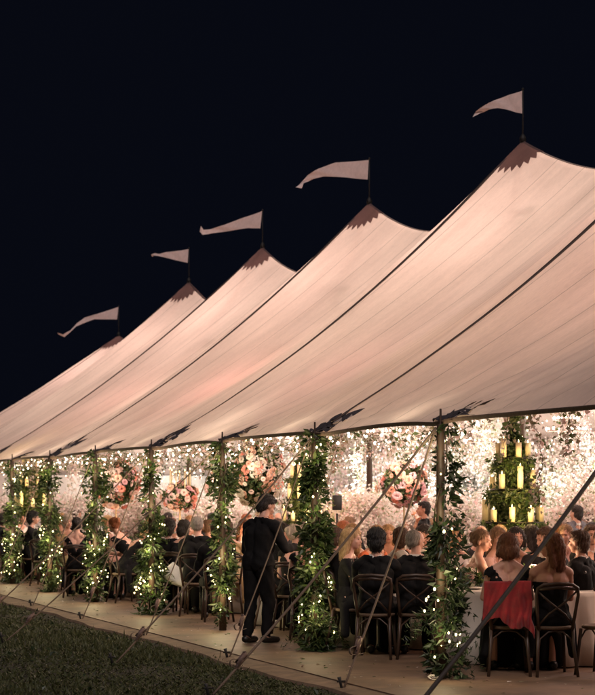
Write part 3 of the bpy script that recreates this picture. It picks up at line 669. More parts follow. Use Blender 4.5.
# hair, in head coordinates (facing +Y)
HAIR = {}
def hair(key, prims, vox=.009, amp=.004):
    m = MB()
    for pr in prims:
        if pr[0] == 'e': m.ell(pr[1], pr[2])
        else: m.caps(*pr[1:])
    g = evaluated(m.mesh('hair'), [('REMESH', dict(mode='VOXEL', voxel_size=vox)), ('SMOOTH', dict(factor=.5, iterations=2))])
    n = len(g.vertices); c = np.empty(n * 3, np.float32); g.vertices.foreach_get('co', c); c = c.reshape(-1, 3); nn = np.empty(n * 3, np.float32); g.vertices.foreach_get('normal', nn); nn = nn.reshape(-1, 3)
    an = np.arctan2(c[:, 0], c[:, 1] + .01); c += nn * (amp * (np.sin(an * 23 + c[:, 2] * 30) + .7 * np.sin(an * 41 + 2 - c[:, 2] * 50) + .5 * np.sin(c[:, 2] * 90 + an * 7)))[:, None]
    rg = np.random.default_rng(len(key)); i = rg.integers(n, size=1500); P = c[i]; D = np.array([0, -.25, -1.0]) + rg.normal(0, .35, (1500, 3)); N_ = nn[i]; D -= N_ * (np.sum(D * N_, 1) - .28 * rg.random(1500))[:, None]
    D /= np.linalg.norm(D, axis=1)[:, None]; S = np.cross(D, N_); S /= np.linalg.norm(S, axis=1)[:, None] + 1e-6; L = rg.uniform(.02, .05, 1500)[:, None] * (1.25 if key in ('long', 'bob', 'curly') else .8)
    V = np.stack([P - N_ * .002 - S * .0022, P + D * L + N_ * .001, P - N_ * .002 + S * .0022], 1).reshape(-1, 3)
    F0 = [tuple(p.vertices) for p in g.polygons]; g = bpy.data.meshes.new('hair'); g.from_pydata(c.tolist() + V.tolist(), [], F0 + [(n + 3 * k, n + 3 * k + 1, n + 3 * k + 2) for k in range(1500)])
    g.polygons.foreach_set('use_smooth', np.full(len(g.polygons), True)); g.update(); g.materials.append(None); HAIR[key] = g
hair('short', [('e', (0, -.028, .055), (.088, .100, .086)), ('e', (0, -.050, -.005), (.084, .072, .088)), ('e', (0, -.06, -.06), (.06, .04, .05)), ('e', (0, .035, .098), (.062, .045, .028))], amp=.005)
hair('thin', [('e', (0, -.045, .035), (.086, .088, .085)), ('e', (0, -.05, -.01), (.084, .068, .07))], amp=.002)
hair('curly', [('e', (0, -.03, .065), (.10, .11, .095)), ('e', (0, -.055, .0), (.093, .085, .095)), ('e', (0, -.06, -.06), (.066, .045, .055)), ('e', (0, .035, .105), (.07, .05, .035))], amp=.009)
hair('bob', [('e', (0, -.030, .055), (.095, .105, .090)), ('e', (0, -.055, -.03), (.105, .085, .10)), ('c', (-.082, .0, .03), (-.092, .01, -.08), .030, .026), ('c', (.082, .0, .03), (.092, .01, -.08), .030, .026)])
hair('long', [('e', (0, -.030, .055), (.095, .105, .090)), ('c', (0, -.07, .0), (0, -.095, -.20), .085, .06), ('c', (-.07, -.02, .02), (-.09, -.06, -.17), .042, .035), ('c', (.07, -.02, .02), (.09, -.06, -.17), .042, .035), ('c', (.03, -.09, -.1), (.03, -.10, -.27), .05, .03)])
hair('updo', [('e', (0, -.030, .050), (.090, .102, .086)), ('e', (0, -.045, .0), (.084, .078, .075)), ('e', (0, -.125, .045), (.050, .045, .048)), ('e', (.02, -.12, .0), (.035, .03, .03))])
eye_me = MB().ell((0, 0, 0), (.011, .004, .006), n=8, m=6).mesh('eye'); eye_me.materials.append(M['eye'])
brow_me = MB().caps((-.014, 0, 0), (.014, 0, .002), .003, .003, 6).mesh('eyebrow'); brow_me.materials.append(M['h_dark'])
lip_me = MB().ell((0, 0, 0), (.021, .006, .007), n=8, m=6).mesh('lips'); lip_me.materials.append(M['lip'])
def omat(o, mt):
    o.material_slots[0].link = 'OBJECT'; o.material_slots[0].material = mt
HN = dict(brown='brown', dark='dark', black='black', auburn='auburn', blond='blond', white='white', grey='grey', lightbrown='light brown', red='red')
def person(px, Z, face, key, hairs, hcol, outfit, ccol, lab, skin='skin', withchair=None, scale=1.0, xy=None, rz=None, detail=True, name='person', dz=0):
    x, y = xy if xy else at(px, Z); r = rz if rz is not None else -TH - math.radians(face)
    T = TPL[key]; d = T['d']
    root = link('person', T['body']); omat(root, M[skin]); root.location = (x, y, dz); root.rotation_euler = (0, 0, r); root.scale = (scale,) * 3
    tag(root, lab, 'person', 'seated guests' if T['seated'] else 'standing people')
    def sub(me, nm, mt): o = link(nm, me, None, root); omat(o, M[mt]); return o
    if T['fem'] and outfit in ('strapless', 'backless', 'top'):
        sub(T[outfit], 'dress_bodice', ccol); sub(T['skirt'], 'skirt', ccol); sub(T['shoe'], 'shoes', 'shoe')
    else:
        sub(T['trousers'], 'trousers', ccol if outfit != 'shirt' else 'char'); sub(T['shoe'], 'shoes', 'shoe')
        if outfit == 'suit': sub(T['jacket'], 'jacket', ccol); sub(T['collar'], 'shirt_collar', 'white')
        elif outfit == 'vest': sub(T['sleeves'], 'shirt', 'white'); sub(T['vest'], 'waistcoat', ccol); sub(T['collar'], 'shirt_collar', 'white')
        elif outfit == 'black': sub(T['jacket'], 'shirt', ccol); sub(T['collar'], 'shirt_collar', ccol)
        else: sub(T['sleeves'], 'shirt', 'white'); sub(T['collar'], 'shirt_collar', 'white')
    HM = Matrix.Translation(d['head']) @ d['R'].to_4x4()
    if hairs: h = sub(HAIR[hairs], 'hair', 'h_' + hcol); h.matrix_local = HM @ Matrix.Scale(.98 if T['fem'] else 1.0, 4)
    if detail:
        hs = .96 if T['fem'] else 1
        for me, nm, ps in ((eye_me, 'eye', (-.031, .086, .012)), (eye_me, 'eye', (.031, .086, .012)), (brow_me, 'eyebrow', (-.031, .094, .032)), (brow_me, 'eyebrow', (.031, .094, .032)), (lip_me, 'lips', (0, .099, -.052))):
            o = link(nm, me, None, root); o.matrix_local = HM @ Matrix.Translation(Vector(ps) * hs)
    if withchair: chair(x, y, r, withchair)
    return root
# ------------------------------------------------------------------ tables
rose = MB()
for L_, (cnt, r0, r1, h1, op) in enumerate(((3, .008, .014, .030, .1), (4, .012, .026, .034, .35), (5, .016, .040, .030, .7), (6, .018, .052, .018, 1.1))):
    for k in range(cnt):
        a0 = 2 * PI * (k + .37 * L_) / cnt; wd = 2 * PI / cnt * .62; V = []
        for i in range(4):
            t = i / 3
            for j in range(4):
                u = j / 3 * 2 - 1; a = a0 + u * wd * (1 - .35 * t * abs(u)); r = r0 + (r1 - r0) * t ** 1.2 + .004 * t * abs(u); z = -.01 + h1 * math.sin(t * PI * .55) - .010 * op * max(0, t - .6) - .006 * abs(u) * t
                V.append((r * math.cos(a), r * math.sin(a), z))
        rose.add(V, [(i * 4 + j, i * 4 + j + 1, i * 4 + 5 + j, i * 4 + 4 + j) for i in range(3) for j in range(3)])
ROSE = {}
for k in ('peach', 'coral', 'blush', 'cream', 'pink'):
    g = rose.mesh('rose'); g.materials.append(M['rose_' + k]); ROSE[k] = g
def rose_at(parent, p, out, col, s):
    b = link('rose', ROSE[col], None, parent); b.location = p; b.rotation_euler = Vector(out).to_track_quat('Z', 'Y').to_euler(); b.scale = (s,) * 3; return b
cloth0 = MB(); prof = [(0.01, .752), (.5, .752), (.86, .750), (.895, .742), (.91, .70), (.93, .5), (.96, .25), (.99, .015)]
cloth0.lathe(prof, 96, wob=lambda a, i: (0, 0, 0, .002, .008, .022, .035, .045)[i] * (math.sin(a * 17) + .5 * math.sin(a * 29 + 1))); CL = cloth0.mesh('tablecloth'); CL.materials.append(M['cloth'])
top0 = MB().lathe([(.01, .70), (.88, .70), (.885, .72), (.88, .745), (.01, .745)], 48).mesh('tabletop'); top0.materials.append(M['wood'])
leg0 = MB().tube([(0, 0, .7), (0, 0, 0)], .02, 8).mesh('table_leg'); leg0.materials.append(M['wood'])
glass0 = MB().lathe([(.034, 0), (.034, .003), (.005, .008), (.004, .09), (.02, .10), (.036, .13), (.036, .165), (.030, .20), (.0285, .20), (.0345, .165), (.034, .132), (.018, .104), (.001, .102)], 16).mesh('wine_glass'); glass0.materials.append(M['glass'])
plate0 = MB().lathe([(.01, .0), (.08, .0), (.13, .014), (.131, .018), (.08, .006), (.01, .005)], 28).mesh('plate'); plate0.materials.append(M['china'])
votive0 = MB().lathe([(.02, 0), (.032, .002), (.036, .07), (.033, .07), (.028, .01), (.001, .01)], 14).mesh('votive'); votive0.materials.append(M['glass'])
def table(x, y, desc, items=True, gl=6):
    t = empty('round_table', (x, y, 0), 0, 'round table ' + desc, 'table', 'round dinner tables')
    link('tabletop', top0, None, t)
    for a in range(4): l = link('table_leg', leg0, None, t); l.location = (.6 * math.cos(a * PI / 2), .6 * math.sin(a * PI / 2), 0)
    c = link('tablecloth', CL); c.location = (x, y, 0); c.rotation_euler = (0, 0, random.random() * 6); tag(c, 'floor-length ivory cloth on the table ' + desc, 'tablecloth', 'ivory tablecloths')
    if items:
        for k in range(gl):
            a = 2 * PI * (k + .3) / gl; g = link('wine_glass', glass0); g.location = (x + .62 * math.cos(a), y + .62 * math.sin(a), .7535); tag(g, 'stemmed wine glass on the table ' + desc, 'glass', 'glasses on the table ' + desc)
            if k % 2 == 0:
                q = link('dinner_plate', plate0); a += .35; q.location = (x + .70 * math.cos(a), y + .70 * math.sin(a), .7535); tag(q, 'white dinner plate on the table ' + desc, 'plate', 'plates on the table ' + desc)
    return x, y
def posy(x, y, z0, R, n, desc, cols=('cream', 'cream', 'blush', 'pink')):
    r = empty('flower_bowl', (x, y, z0), 0, 'low bowl of pale flowers on the table ' + desc, 'flowers', 'low table flowers')
    MB().lathe([(.05, 0), (.09, .02), (.11, .08), (.09, .08), (.02, .02)], 20).build('bowl', M['china'], r)
    P = RNG.normal(0, 1, (500, 3)); P /= np.linalg.norm(P, axis=1)[:, None]; P[:, 2] = np.abs(P[:, 2]) * .7; P = P * R * (.5 + .6 * RNG.random((500, 1))) + np.array([0, 0, .08])
    V, Fc = leaves(P, .08, .28); link('foliage', fast('foliage', V, Fc, False), M['leaf'], r)
    for k in range(n):
        a = RNG.random() * 2 * PI; e = RNG.random() * 1.4; o = Vector((math.cos(a) * math.cos(e), math.sin(a) * math.cos(e), math.sin(e) * .8)); rose_at(r, o * R + Vector((0, 0, .09)), o, cols[k % len(cols)], RNG.uniform(.8, 1.3))
def arrangement(x, y, zc, rx, rz_, n, lab, cols, candles=0, tapers=0, base=.752):
    r = empty('flower_arrangement', (x, y, base), 0, lab, 'flowers', 'tall flower arrangements'); zc -= base
    m = MB(); m.lathe([(.14, 0), (.14, .015), (.02, .03), (.014, .2), (.014, zc - rz_ * .6), (.05, zc - rz_ * .5)], 16); m.build('stand', M['gold'], r)
    k = int(3000 * (rx * rz_ / .2)); P = RNG.normal(0, 1, (k, 3)); P /= np.linalg.norm(P, axis=1)[:, None]; P *= (.35 + .52 * RNG.random((k, 1)) ** .9); P[:, 2] *= .6 + .4 * rz_ / rx * 0 + .4
    P = P * np.array([rx, rx, rz_]) + np.array([0, 0, zc]); V, Fc = leaves(P, .085, .3, .2); link('foliage', fast('foliage', V, Fc, False), M['leaf'], r)
    n = int(n * 2.7)
    for k in range(n):
        z = 1 - 2 * (k + .5) / n; a = k * 2.39996 + RNG.normal(0, .3); q = math.sqrt(1 - z * z); o = Vector((q * math.cos(a), q * math.sin(a), z)); u = RNG.uniform(.74, .96) * (1 + .16 * math.sin(a * 3 + z * 5) + .10 * math.sin(a * 7))
        p = Vector((o.x * rx * u, o.y * rx * u, o.z * rz_ * u + zc)); rose_at(r, p, o + Vector(RNG.normal(0, .2, 3)), cols[int(RNG.integers(len(cols)))], RNG.uniform(.6, 1.5))
    lamp('candle_or_fill_glow', (x - .55, y - .75, base + zc + .1), 24, (1, .84, .66), .15)  # fill lamp added in front of the roses, even where no candle stands
    for k in range(candles + tapers):
        a = 2 * PI * k / (candles + tapers) + .4; tp = k >= candles; R = rx * (.55 if tp else .45); h = .34 if tp else .2; rr = .012 if tp else .028
        c = MB(); c.lathe([(rr, 0), (rr, h), (rr * .7, h - .004), (.002, h - .006)], 12); cc = c.build('candle', M['wax'], r); cc.location = (R * math.cos(a), R * math.sin(a), zc + rz_ * (.45 if not tp else .2) + .03 * k % .1)
        f = MB(); f.lathe([(.001, 0), (.007, .010), (.005, .024), (.0008, .040)], 8); f.build('flame', M['flame'], cc).location = (0, 0, h)
    return r
TD = {}
def T(px, Z, desc, **k): TD[desc] = table(*at(px, Z), desc, **k); return TD[desc]
t1 = T(532, 17.55, 'behind the red shawl chair', gl=10); t2 = T(402, 19.5, 'before the two dark suited men', gl=6); t3 = T(328, 22.3, 'beyond the second pole', gl=5)
t4 = T(256, 25.2, 'under the peach rose arrangement', gl=4); t5 = T(180, 28.7, 'under the pink tapers', gl=3); t6 = T(116, 32.0, 'under the coral rose arrangement', items=False); t7 = T(52, 36, 'near the left edge', items=False)
vk_ = 0
for (tx_, ty_), dn in ((t1, 'behind the red shawl chair'), (t2, 'before the two dark suited men'), (t3, 'beyond the second pole'), (t4, 'under the peach rose arrangement'), (t5, 'under the pink tapers'), (t6, 'under the coral rose arrangement'), (t7, 'near the left edge')):
    lamp('votive_glow', (tx_, ty_, 1.12), 17, (1, .64, .38), .06)
    for q in range(3):
        a = 2.1 * q + 1; v_ = empty('votive_candle', (tx_ + .33 * math.cos(a), ty_ + .33 * math.sin(a), .7535), 0, 'glass votive candle on the table ' + dn, 'candle', 'votives on the table ' + dn)
        link('holder', votive0, None, v_); MB().lathe([(.026, .012), (.026, .045), (.002, .045)], 12).build('wax', M['wax'], v_); MB().lathe([(.001, .045), (.006, .055), (.004, .07), (.0008, .082)], 8).build('flame', M['flame'], v_)
posy(*t1, .753, .17, 16, 'behind the red shawl chair'); posy(*at(468, 17.6), .753, .12, 9, 'beside the nearest pole'); posy(*t2, .753, .16, 14, 'before the two dark suited men'); posy(*t3, .753, .15, 12, 'beyond the second pole')
MB_t = table(*at(452, 18.6), 'hidden behind the nearest pole', items=False) if False else None
arrangement(*at(258, 24.6), 2.06, .41, .56, 90, 'big oval of peach, coral and cream roses above the waiter\'s head', ('peach', 'cream', 'blush', 'coral', 'cream', 'peach'), candles=3)
arrangement(*at(180, 28.7), 1.72, .32, .24, 46, 'pink and peach roses with tall taper candles between two poles', ('pink', 'peach', 'blush', 'coral'), tapers=7)
arrangement(*t6, 1.98, .50, .50, 80, 'loose globe of coral and blush roses above the woman in black', ('coral', 'blush', 'peach', 'pink', 'blush'))
# second and third rows of tables
r2 = []
for k, s in enumerate((18.6, 22.4, 26.2, 30.2, 34.2, 38.2, 42.2, 46.2)):
    r2.append(table(12.4 + .25 * (k % 2), s, ['behind the large candle chandelier', 'under the pink rose globe', 'beyond the small candle chandelier', 'in the middle of the tent', 'deep in the tent', 'past the middle poles', 'nearly at the far end', 'at the far end'][k] + ', second row', items=False))
arrangement(*at(404, 26.6), 1.92, .40, .36, 70, 'loose globe of pink and peach roses between the first two poles', ('pink', 'peach', 'blush', 'pink', 'coral'), base=0)
arrangement(*r2[4], 1.95, .42, .36, 50, 'blush rose globe deep in the tent on a second-row table', ('blush', 'peach', 'cream'))
for k, s in enumerate((24, 28.4, 33, 38, 43)): r2.append(table(16.4, s, 'in the third row, ' + ['nearest', 'second', 'third', 'fourth', 'last'][k] + ' from the camera', items=False))
# ------------------------------------------------------------------ candle chandeliers dressed in greens
def chandelier(px, Z, ztop, lab, sc=1.0, hang=1.6):
    x, y = at(px, Z); r = empty('candle_chandelier', (x, y, 0), 0, lab, 'chandelier', 'green hung candle chandeliers'); tiers = [(ztop, .20 * sc, 6), (ztop - .42 * sc, .28 * sc, 7), (ztop - .86 * sc, .38 * sc, 9)]
    m = MB(); m.tube([(0, 0, ztop - 1.0 * sc), (0, 0, H(y, x) - .02)], .012, 6); m.build('hanging_rod', M['iron'], r)
    parts = []
    for z, R, nc in tiers:
        m = MB(); m.tube([(R * math.cos(a), R * math.sin(a), z) for a in np.linspace(0, 2 * PI, 32, endpoint=False)], .014, 6, closed=True)
        for a in (0, PI / 2, PI, 3 * PI / 2): m.tube([(0, 0, z), (R * math.cos(a), R * math.sin(a), z)], .009, 5)
        m.build('ring', M['iron'], r)
        for k in range(nc):
            a = 2 * PI * k / nc + z * 3; h = RNG.choice([.14, .17, .22, .26]) * sc; h *= 1.15; cr_ = .040 * sc
            c = MB(); c.lathe([(cr_, 0), (cr_, h), (cr_ * .75, h - .006), (.004, h - .008)], 14); cc = c.build('candle', M['wax'], r); cc.location = (R * math.cos(a), R * math.sin(a), z + .012)
            f = MB(); f.lathe([(.001, 0), (.009, .012), (.006, .03), (.0008, .048)], 8); f.build('flame', M['flame'], cc).location = (0, 0, h - .006)
        n = int(1500 * sc); a = RNG.random(n) * 2 * PI; q = R + RNG.normal(0, .045, n); P = np.stack([q * np.cos(a), q * np.sin(a), z - .03 + RNG.normal(0, .035, n) - .09 * RNG.random(n)], 1); parts.append(leaves(P, .07, .28, .5))
    n = int(4200 * sc); z = RNG.uniform(ztop - 1.0 * sc, ztop + .30, n); R = np.interp(z, [ztop - 1.0 * sc, ztop - .8 * sc, ztop, ztop + .35], [.16, .25 * sc, .15 * sc, .08]) * RNG.random(n) ** .5; a = RNG.random(n) * 2 * PI
    parts.append(leaves(np.stack([R * np.cos(a), R * np.sin(a), z], 1), .08, .3, .5))
    n = 900; z = RNG.uniform(ztop + .2, max(ztop + .25, min(H(y, x) - .25, ztop + 2.2)), n); R = .09 * RNG.random(n); a = RNG.random(n) * 2 * PI; parts.append(leaves(np.stack([R * np.cos(a), R * np.sin(a), z], 1), .08, .3, .5))
    V, Fc = joinVF(parts); link('foliage', fast('foliage', V, Fc, False), M['leaf'], r)
    lamp('candle_or_fill_glow', (x - .25, y - .55, ztop - .15), (22 if H(y, x) > 3.6 else 6) * sc, (1, .68, .28), .15); lamp('candle_or_fill_glow', (x - .2, y - .6, ztop - .7 * sc), 18 * sc, (1, .68, .28), .15)
chandelier(513, 21.5, 2.22, 'three-tier candle chandelier dressed in greens, the largest, right of the nearest pole', .97)
chandelier(302, 29.5, 2.05, 'smaller green candle chandelier behind the second pole', .9)
chandelier(33, 35.5, 2.35, 'green candle chandelier glowing near the left edge', 1.0)
# bright crystal chandeliers high under the roof
drop_me = MB().lathe([(.001, -.03), (.011, -.01), (.001, .01)], 5).mesh('drop', False); drop_me.materials.append(M['glass'])
def crystal(px, Z, h, lab):
    x, y = at(px, Z); r = empty('crystal_chandelier', (x, y, 0), 0, lab, 'chandelier', 'bright crystal chandeliers')
    m = MB(); m.tube([(0, 0, h), (0, 0, H(y, x) - .02)], .008, 6); m.build('hanging_rod', M['iron'], r)
    for R, z in ((.32, h), (.2, h + .18)):
        m = MB(); m.tube([(R * math.cos(a), R * math.sin(a), z) for a in np.linspace(0, 2 * PI, 24, endpoint=False)], .01, 6, closed=True); m.build('ring', M['ratchet'], r)
        for k in range(9): b = link('bulb', bulbw_me, None, r); a = 2 * PI * k / 9; b.location = (R * math.cos(a), R * math.sin(a), z + .03); b.scale = (1.2, 1.2, 1.4)
    for k in range(36):
        a = RNG.random() * 6.28; R = .34 * math.sqrt(RNG.random()); z = h - .02 - .12 * (1 - R / .34) - RNG.random() * .05; o = link('crystal_drop', drop_me, None, r); o.location = (R * math.cos(a), R * math.sin(a), z)
    return (x, y, h)
CR = [crystal(566, 27, 2.80, 'crystal chandelier shining at the upper right above the white flowers'), crystal(388, 26, 2.72, 'crystal chandelier shining under the eave between the first two poles'),
      crystal(283, 33, 2.85, 'crystal chandelier shining right of the peach roses'), crystal(172, 34, 2.75, 'crystal chandelier shining above the taper candles'), crystal(75, 42, 2.7, 'crystal chandelier shining near the far end of the tent'),
      crystal(480, 34, 2.85, 'crystal chandelier shining left of the green candle tiers')]
for (x, y, h) in CR: lamp('chandelier_light', (x, y, h - .1), 60, (1, .84, .66), .25)
# ------------------------------------------------------------------ room lights: pink uplights on the centre poles, added fill lamps without fixtures
for i, (sp, hp) in enumerate(PEAKS):
    l = lamp('uplight', (PR - .3, sp, 4.4), 205, (1, .69, .62), .4)
    lamp('bay_fill', (PR - .6, sp + 3.0, 2.8), 80, (1, .70, .56), .4)  # added fill lamp mid-bay to light the canvas; no lantern hangs here
for s in (14.5, 19.5, 25.5, 31.5, 38, 46): lamp('tent_fill', (10.6, s, 2.2), 48, (1, .70, .54), .3)  # lamps added to warm the guests and lower canvas, no fixture behind them
for s in (18.5, 23, 28, 33.5, 38, 44, 50.5): lamp('backdrop_fill', (17.0, s, 2.4), 350, (1, .95, .84), .35)  # unseen lamps added to brighten the flower backdrop
for q, s, z, pw in ((10.4, 27.4, 2.9, 45), (10.0, 21.6, 2.5, 26), (10.6, 34.0, 2.8, 40), (11.4, 16.0, 3.0, 22)): lamp('pink_uplight', (q, s, z), pw, (1, .36, .34), .25)
# ------------------------------------------------------------------ blossom trees and flower banks at the far side
def blossom_tree(x, y, h, R, lab, seed, mat='blossom'):
    rg = np.random.default_rng(seed); r = empty('blossom_tree', (x, y, 0), 0, lab, 'tree', 'blossom trees along the far side')
    m = MB(); tips = []
    m.tube([(0, 0, 0), (.05, 0, h * .25), (.0, .04, h * .5)], [.07, .055, .045], 8)
    for k in range(11):
        a = rg.random() * 6.28; e = rg.uniform(.3, 1.1); L = R * rg.uniform(.7, 1.1); p = Vector((0, .04, h * rg.uniform(.35, .5))); pts = [p]
        for j in range(4): p = p + Vector((math.cos(a) * math.cos(e), math.sin(a) * math.cos(e), math.sin(e))) * L / 4 + Vector(rg.normal(0, .04, 3)); pts.append(p); tips.append(p); e *= .75
        m.tube(pts, [.03, .022, .015, .01, .006], 5)
    m.build('trunk', M['wood'], r)
    Tn = np.array(tips); n = 9000; c = Tn[rg.integers(len(Tn), size=n)] + rg.normal(0, .20, (n, 3)) * np.array([1, 1, .8]); c[:, 2] -= rg.random(n) ** 3 * .7
    V, Fc = leaves(c, .055, .45, 0, rng=rg); link('crown', fast('crown', V, Fc, False), M[mat], r)
ORD = ['nearest', 'second', 'third', 'fourth', 'fifth', 'sixth', 'seventh', 'eighth', 'ninth', 'tenth', 'eleventh', 'twelfth', 'thirteenth', 'fourteenth', 'fifteenth', 'sixteenth']
for k, s in enumerate(np.arange(20.5, 53, 2.9)):
    blossom_tree(18.4 + .5 * math.sin(k * 2.1), s, 3.1 + .25 * math.sin(k), 1.25, '%s blossom tree at the far side, %s from the right' % (['white', 'pink', 'mixed'][k % 3], ORD[k]), 30 + k, ['blossomw', 'blossomp', 'blossom'][k % 3])
for k, (px, Z, h) in enumerate(((355, 29.5, 2.7), (465, 29, 2.8), (215, 36, 2.8), (590, 25, 2.9), (145, 40, 2.8), (72, 44, 2.7), (20, 47, 2.7))):
    blossom_tree(*at(px, Z), h, .75, ['slim blossom tree left of the pink rose globe', 'slim blossom tree between the nearest pole and the candle tiers', 'slim blossom tree behind the taper candles', 'blossom tree cut by the right edge', 'slim blossom tree beyond the pole with the handbag', 'slim blossom tree near the far end of the tent', 'slim blossom tree beyond the man in profile'][k], 80 + k)
for k, s in enumerate(np.arange(20.5, 53, 2.6)):
    r = empty('flower_bank', (19.5, s, 0), 0, 'bank of white hydrangeas against the far drape, %s from the right' % ORD[k], 'flowers', 'flower banks along the far drape')
    n = 9000; c = RNG.random((n, 3)) * np.array([.7, 2.6, 1]) - np.array([.35, 1.3, 0]); top = 1.95 + .3 * np.sin(c[:, 1] * 3 + k) + .15 * np.sin(c[:, 1] * 9); c[:, 2] = c[:, 2] ** .8 * top
    V, Fc = leaves(c, .075, .5); link('blooms', fast('blooms', V, Fc, False), M['whitefl'], r)
    MB().box((.25, 0, .4), (.3, 2.5, .8)).build('planter', M['wood'], r)
for k, s in enumerate(np.arange(19.5, 53, 2.6)):
    r = empty('flower_swag', (19.5, s, 2.5), 0, 'swag of blush and white blossom on the far eave, %s from the right' % ORD[k], 'flowers', 'flower swags along the far eave')
    n = 5200; c = RNG.normal(0, 1, (n, 3)) * np.array([.22, .9, .17]); c[:, 1] = np.clip(c[:, 1], -1.35, 1.35) + 0; c[:, 2] += .08 * np.cos(c[:, 1] * 2.4) - .1; c[:, 0] -= .4 + .3 * RNG.random(n)
    c[:, 2] = np.minimum(c[:, 2] + .35 * RNG.random(n), np.array([H(s + b_, 19.5 + a_) for a_, b_ in c[:, :2]]) - 2.62)
    V, Fc = leaves(c, .07, .45); link('blooms', fast('blooms', V, Fc, False), M['blossom'], r); MB().tube([(-.35, -1.35, .0), (-.35, 0, .05), (-.35, 1.35, 0)], .02, 6).build('pole', M['wood'], r)
# hanging vine strands along the near eave and inside
def vine(x, y, h, L, n, lab, seed, mat='vinefl', spread=.05):
    rg = np.random.default_rng(seed); r = empty('hanging_vine', (x, y, h), 0, lab, 'vine', 'flowering vines hanging from the roof')
    P = []; px_, py_ = 0, 0; K = 24; line = []
    for j in range(K + 1): line.append((px_, py_, -L * j / K)); px_ += rg.normal(0, .02); py_ += rg.normal(0, .02)
    MB().tube(line, .004, 4).build('stem', M['wood'], r); line = np.array(line)
    i = rg.integers(K, size=n); P = line[i] + rg.normal(0, spread, (n, 3)); P[:, 2] = np.minimum(P[:, 2], -.10 - 1.0 * np.abs(P[:, 0])); V, Fc = leaves(P, .05, .4, .4, rng=rg); link('foliage', fast('vine_foliage', V, Fc, False), M[mat], r)
vk = 0
VD = ['thin flowering vine', 'long flowering vine', 'short bushy vine']
for k, s in enumerate(np.arange(12.3, 38, .62)):
    if min(abs(s - e) for e in EPOLES) < .25: continue
    q = 8.0 + 1.6 * ((k * .618) % 1); j = int(np.argmin([abs(s - e) for e in EPOLES])); kind = k % 3; wh = ORD[max(0, j - 3)] if j >= 3 else 'nearest'
    vine(q, s, H(s, q) - .02, [.55, 1.0, .45][kind] + (H(s, q) - 2.5) * .8, [110, 200, 170][kind], '%s hanging %s the %s eave pole' % (VD[kind], 'before' if s < EPOLES[j] else 'beyond', wh), 200 + k, ['vinefl', 'blossom'][k % 2])
for k, s in enumerate(np.arange(18, 51, .85)):
    q = 13.2 + 5.2 * ((k * .618) % 1); hv = min(H(s, q) - .15, 4.3); vine(q, s, hv, hv - 2.15 - .25 * (k % 3), 420, 'blossom strand hanging at the back of the tent, %s' % ['white', 'pink', 'mixed'][k % 3], 300 + k, ['blossomw', 'vinefl', 'vinefl', 'blossomp'][k % 4], .10)
for k, s in enumerate(np.arange(18.5, 46, 1.9)):
    q = 11.2 + 3.4 * ((k * .618 + .3) % 1); hv = H(s, q) - .12; vine(q, s, hv, hv - 1.95 - .2 * (k % 3), 620, 'dense green ivy strand hanging in mid tent, %s from the camera' % ORD[k], 400 + k, 'leaf', .07)
for k, s in enumerate(np.arange(18, 47, 2.1)):
    q = 12.0 + 4.4 * ((k * .618) % 1); hv = H(s, q) - .1; L = hv - 1.75; r = empty('hanging_light_string', (q, s, hv), 0, 'vertical string of warm bulbs hanging inside the tent, %s from the camera' % ORD[k], 'string lights', 'vertical light strings inside the tent')
    W = [(.03 * math.sin(j * 1.3 + k), .03 * math.cos(j * 1.7), -L * j / 22) for j in range(23)]; MB().tube(W, .003, 4).build('wire', M['wire'], r)
    for w_ in W[5:]: o = link('bulb', bulb_me, None, r); o.location = w_; o.scale = (1.3, 1.3, 1.3)
# twinkle lights scattered through ceiling and far flowers: nobody could count them
n = 850; m = MB(); ico = MB().ell((0, 0, 0), (1, 1, 1), n=6, m=4); Vb = np.array([tuple(v) for v in ico.v]); Fb = np.array(ico.f)
s_ = RNG.uniform(17, 52, n); q_ = RNG.uniform(8.3, 19.3, n); z_ = np.where(RNG.random(n) < .45, RNG.uniform(2.25, 3.1, n), RNG.uniform(1.3, 2.6, n)); q_ = np.where(z_ < 2.2, RNG.uniform(17, 19.2, n), q_)
rad = RNG.uniform(.005, .016, n); z_ = np.minimum(z_, [H(a_, b_) - .2 for a_, b_ in zip(s_, q_)]); C_ = np.stack([q_, s_, z_], 1)
V = (C_[:, None, :] + Vb[None] * rad[:, None, None]).reshape(-1, 3); Fc = (Fb[None] + (np.arange(n) * len(Vb))[:, None, None]).reshape(-1, 4)
tag(link('twinkle_lights', fast('twinkle_lights', V, Fc), M['bulbw']), 'tiny warm lights scattered through the ceiling flowers', 'string lights', kind='stuff')
# string lights along the near eave
for b in range(3, 11):
    a, c = EPOLES[b], EPOLES[b + 1]
    if b + 1 >= len(EPOLES): break
    r = empty('eave_light_string', (PE + .45, a, HE), 0, 'bright bulbs on greenery under the eave beyond the %s pole' % ORD[b - 3], 'string lights', 'bright light strings under the eave')
    W = []; nb = 22
    for k in range(nb):
        t = (k + .5) / nb; p = (.08 * math.sin(k * 2.3), (c - a) * t, -.02 - .10 * math.sin(PI * t) + .05 * math.sin(k * 1.9)); W.append(p); o = link('bulb', bulbw_me, None, r); o.location = p; o.scale = (RNG.uniform(.5, 1.1),) * 3
    MB().tube(W, .004, 4).build('wire', M['wire'], r)
    P = np.array(W)[RNG.integers(nb, size=260)] + RNG.normal(0, .05, (260, 3)) * np.array([1, 2, .8]); V, Fc = leaves(P, .06, .3, .3); link('foliage', fast('foliage', V, Fc, False), M['vinefl'], r)
    lamp('eave_glow', (PE + .5, (a + c) / 2, HE - .15), 9, (1, .84, .62), .2)
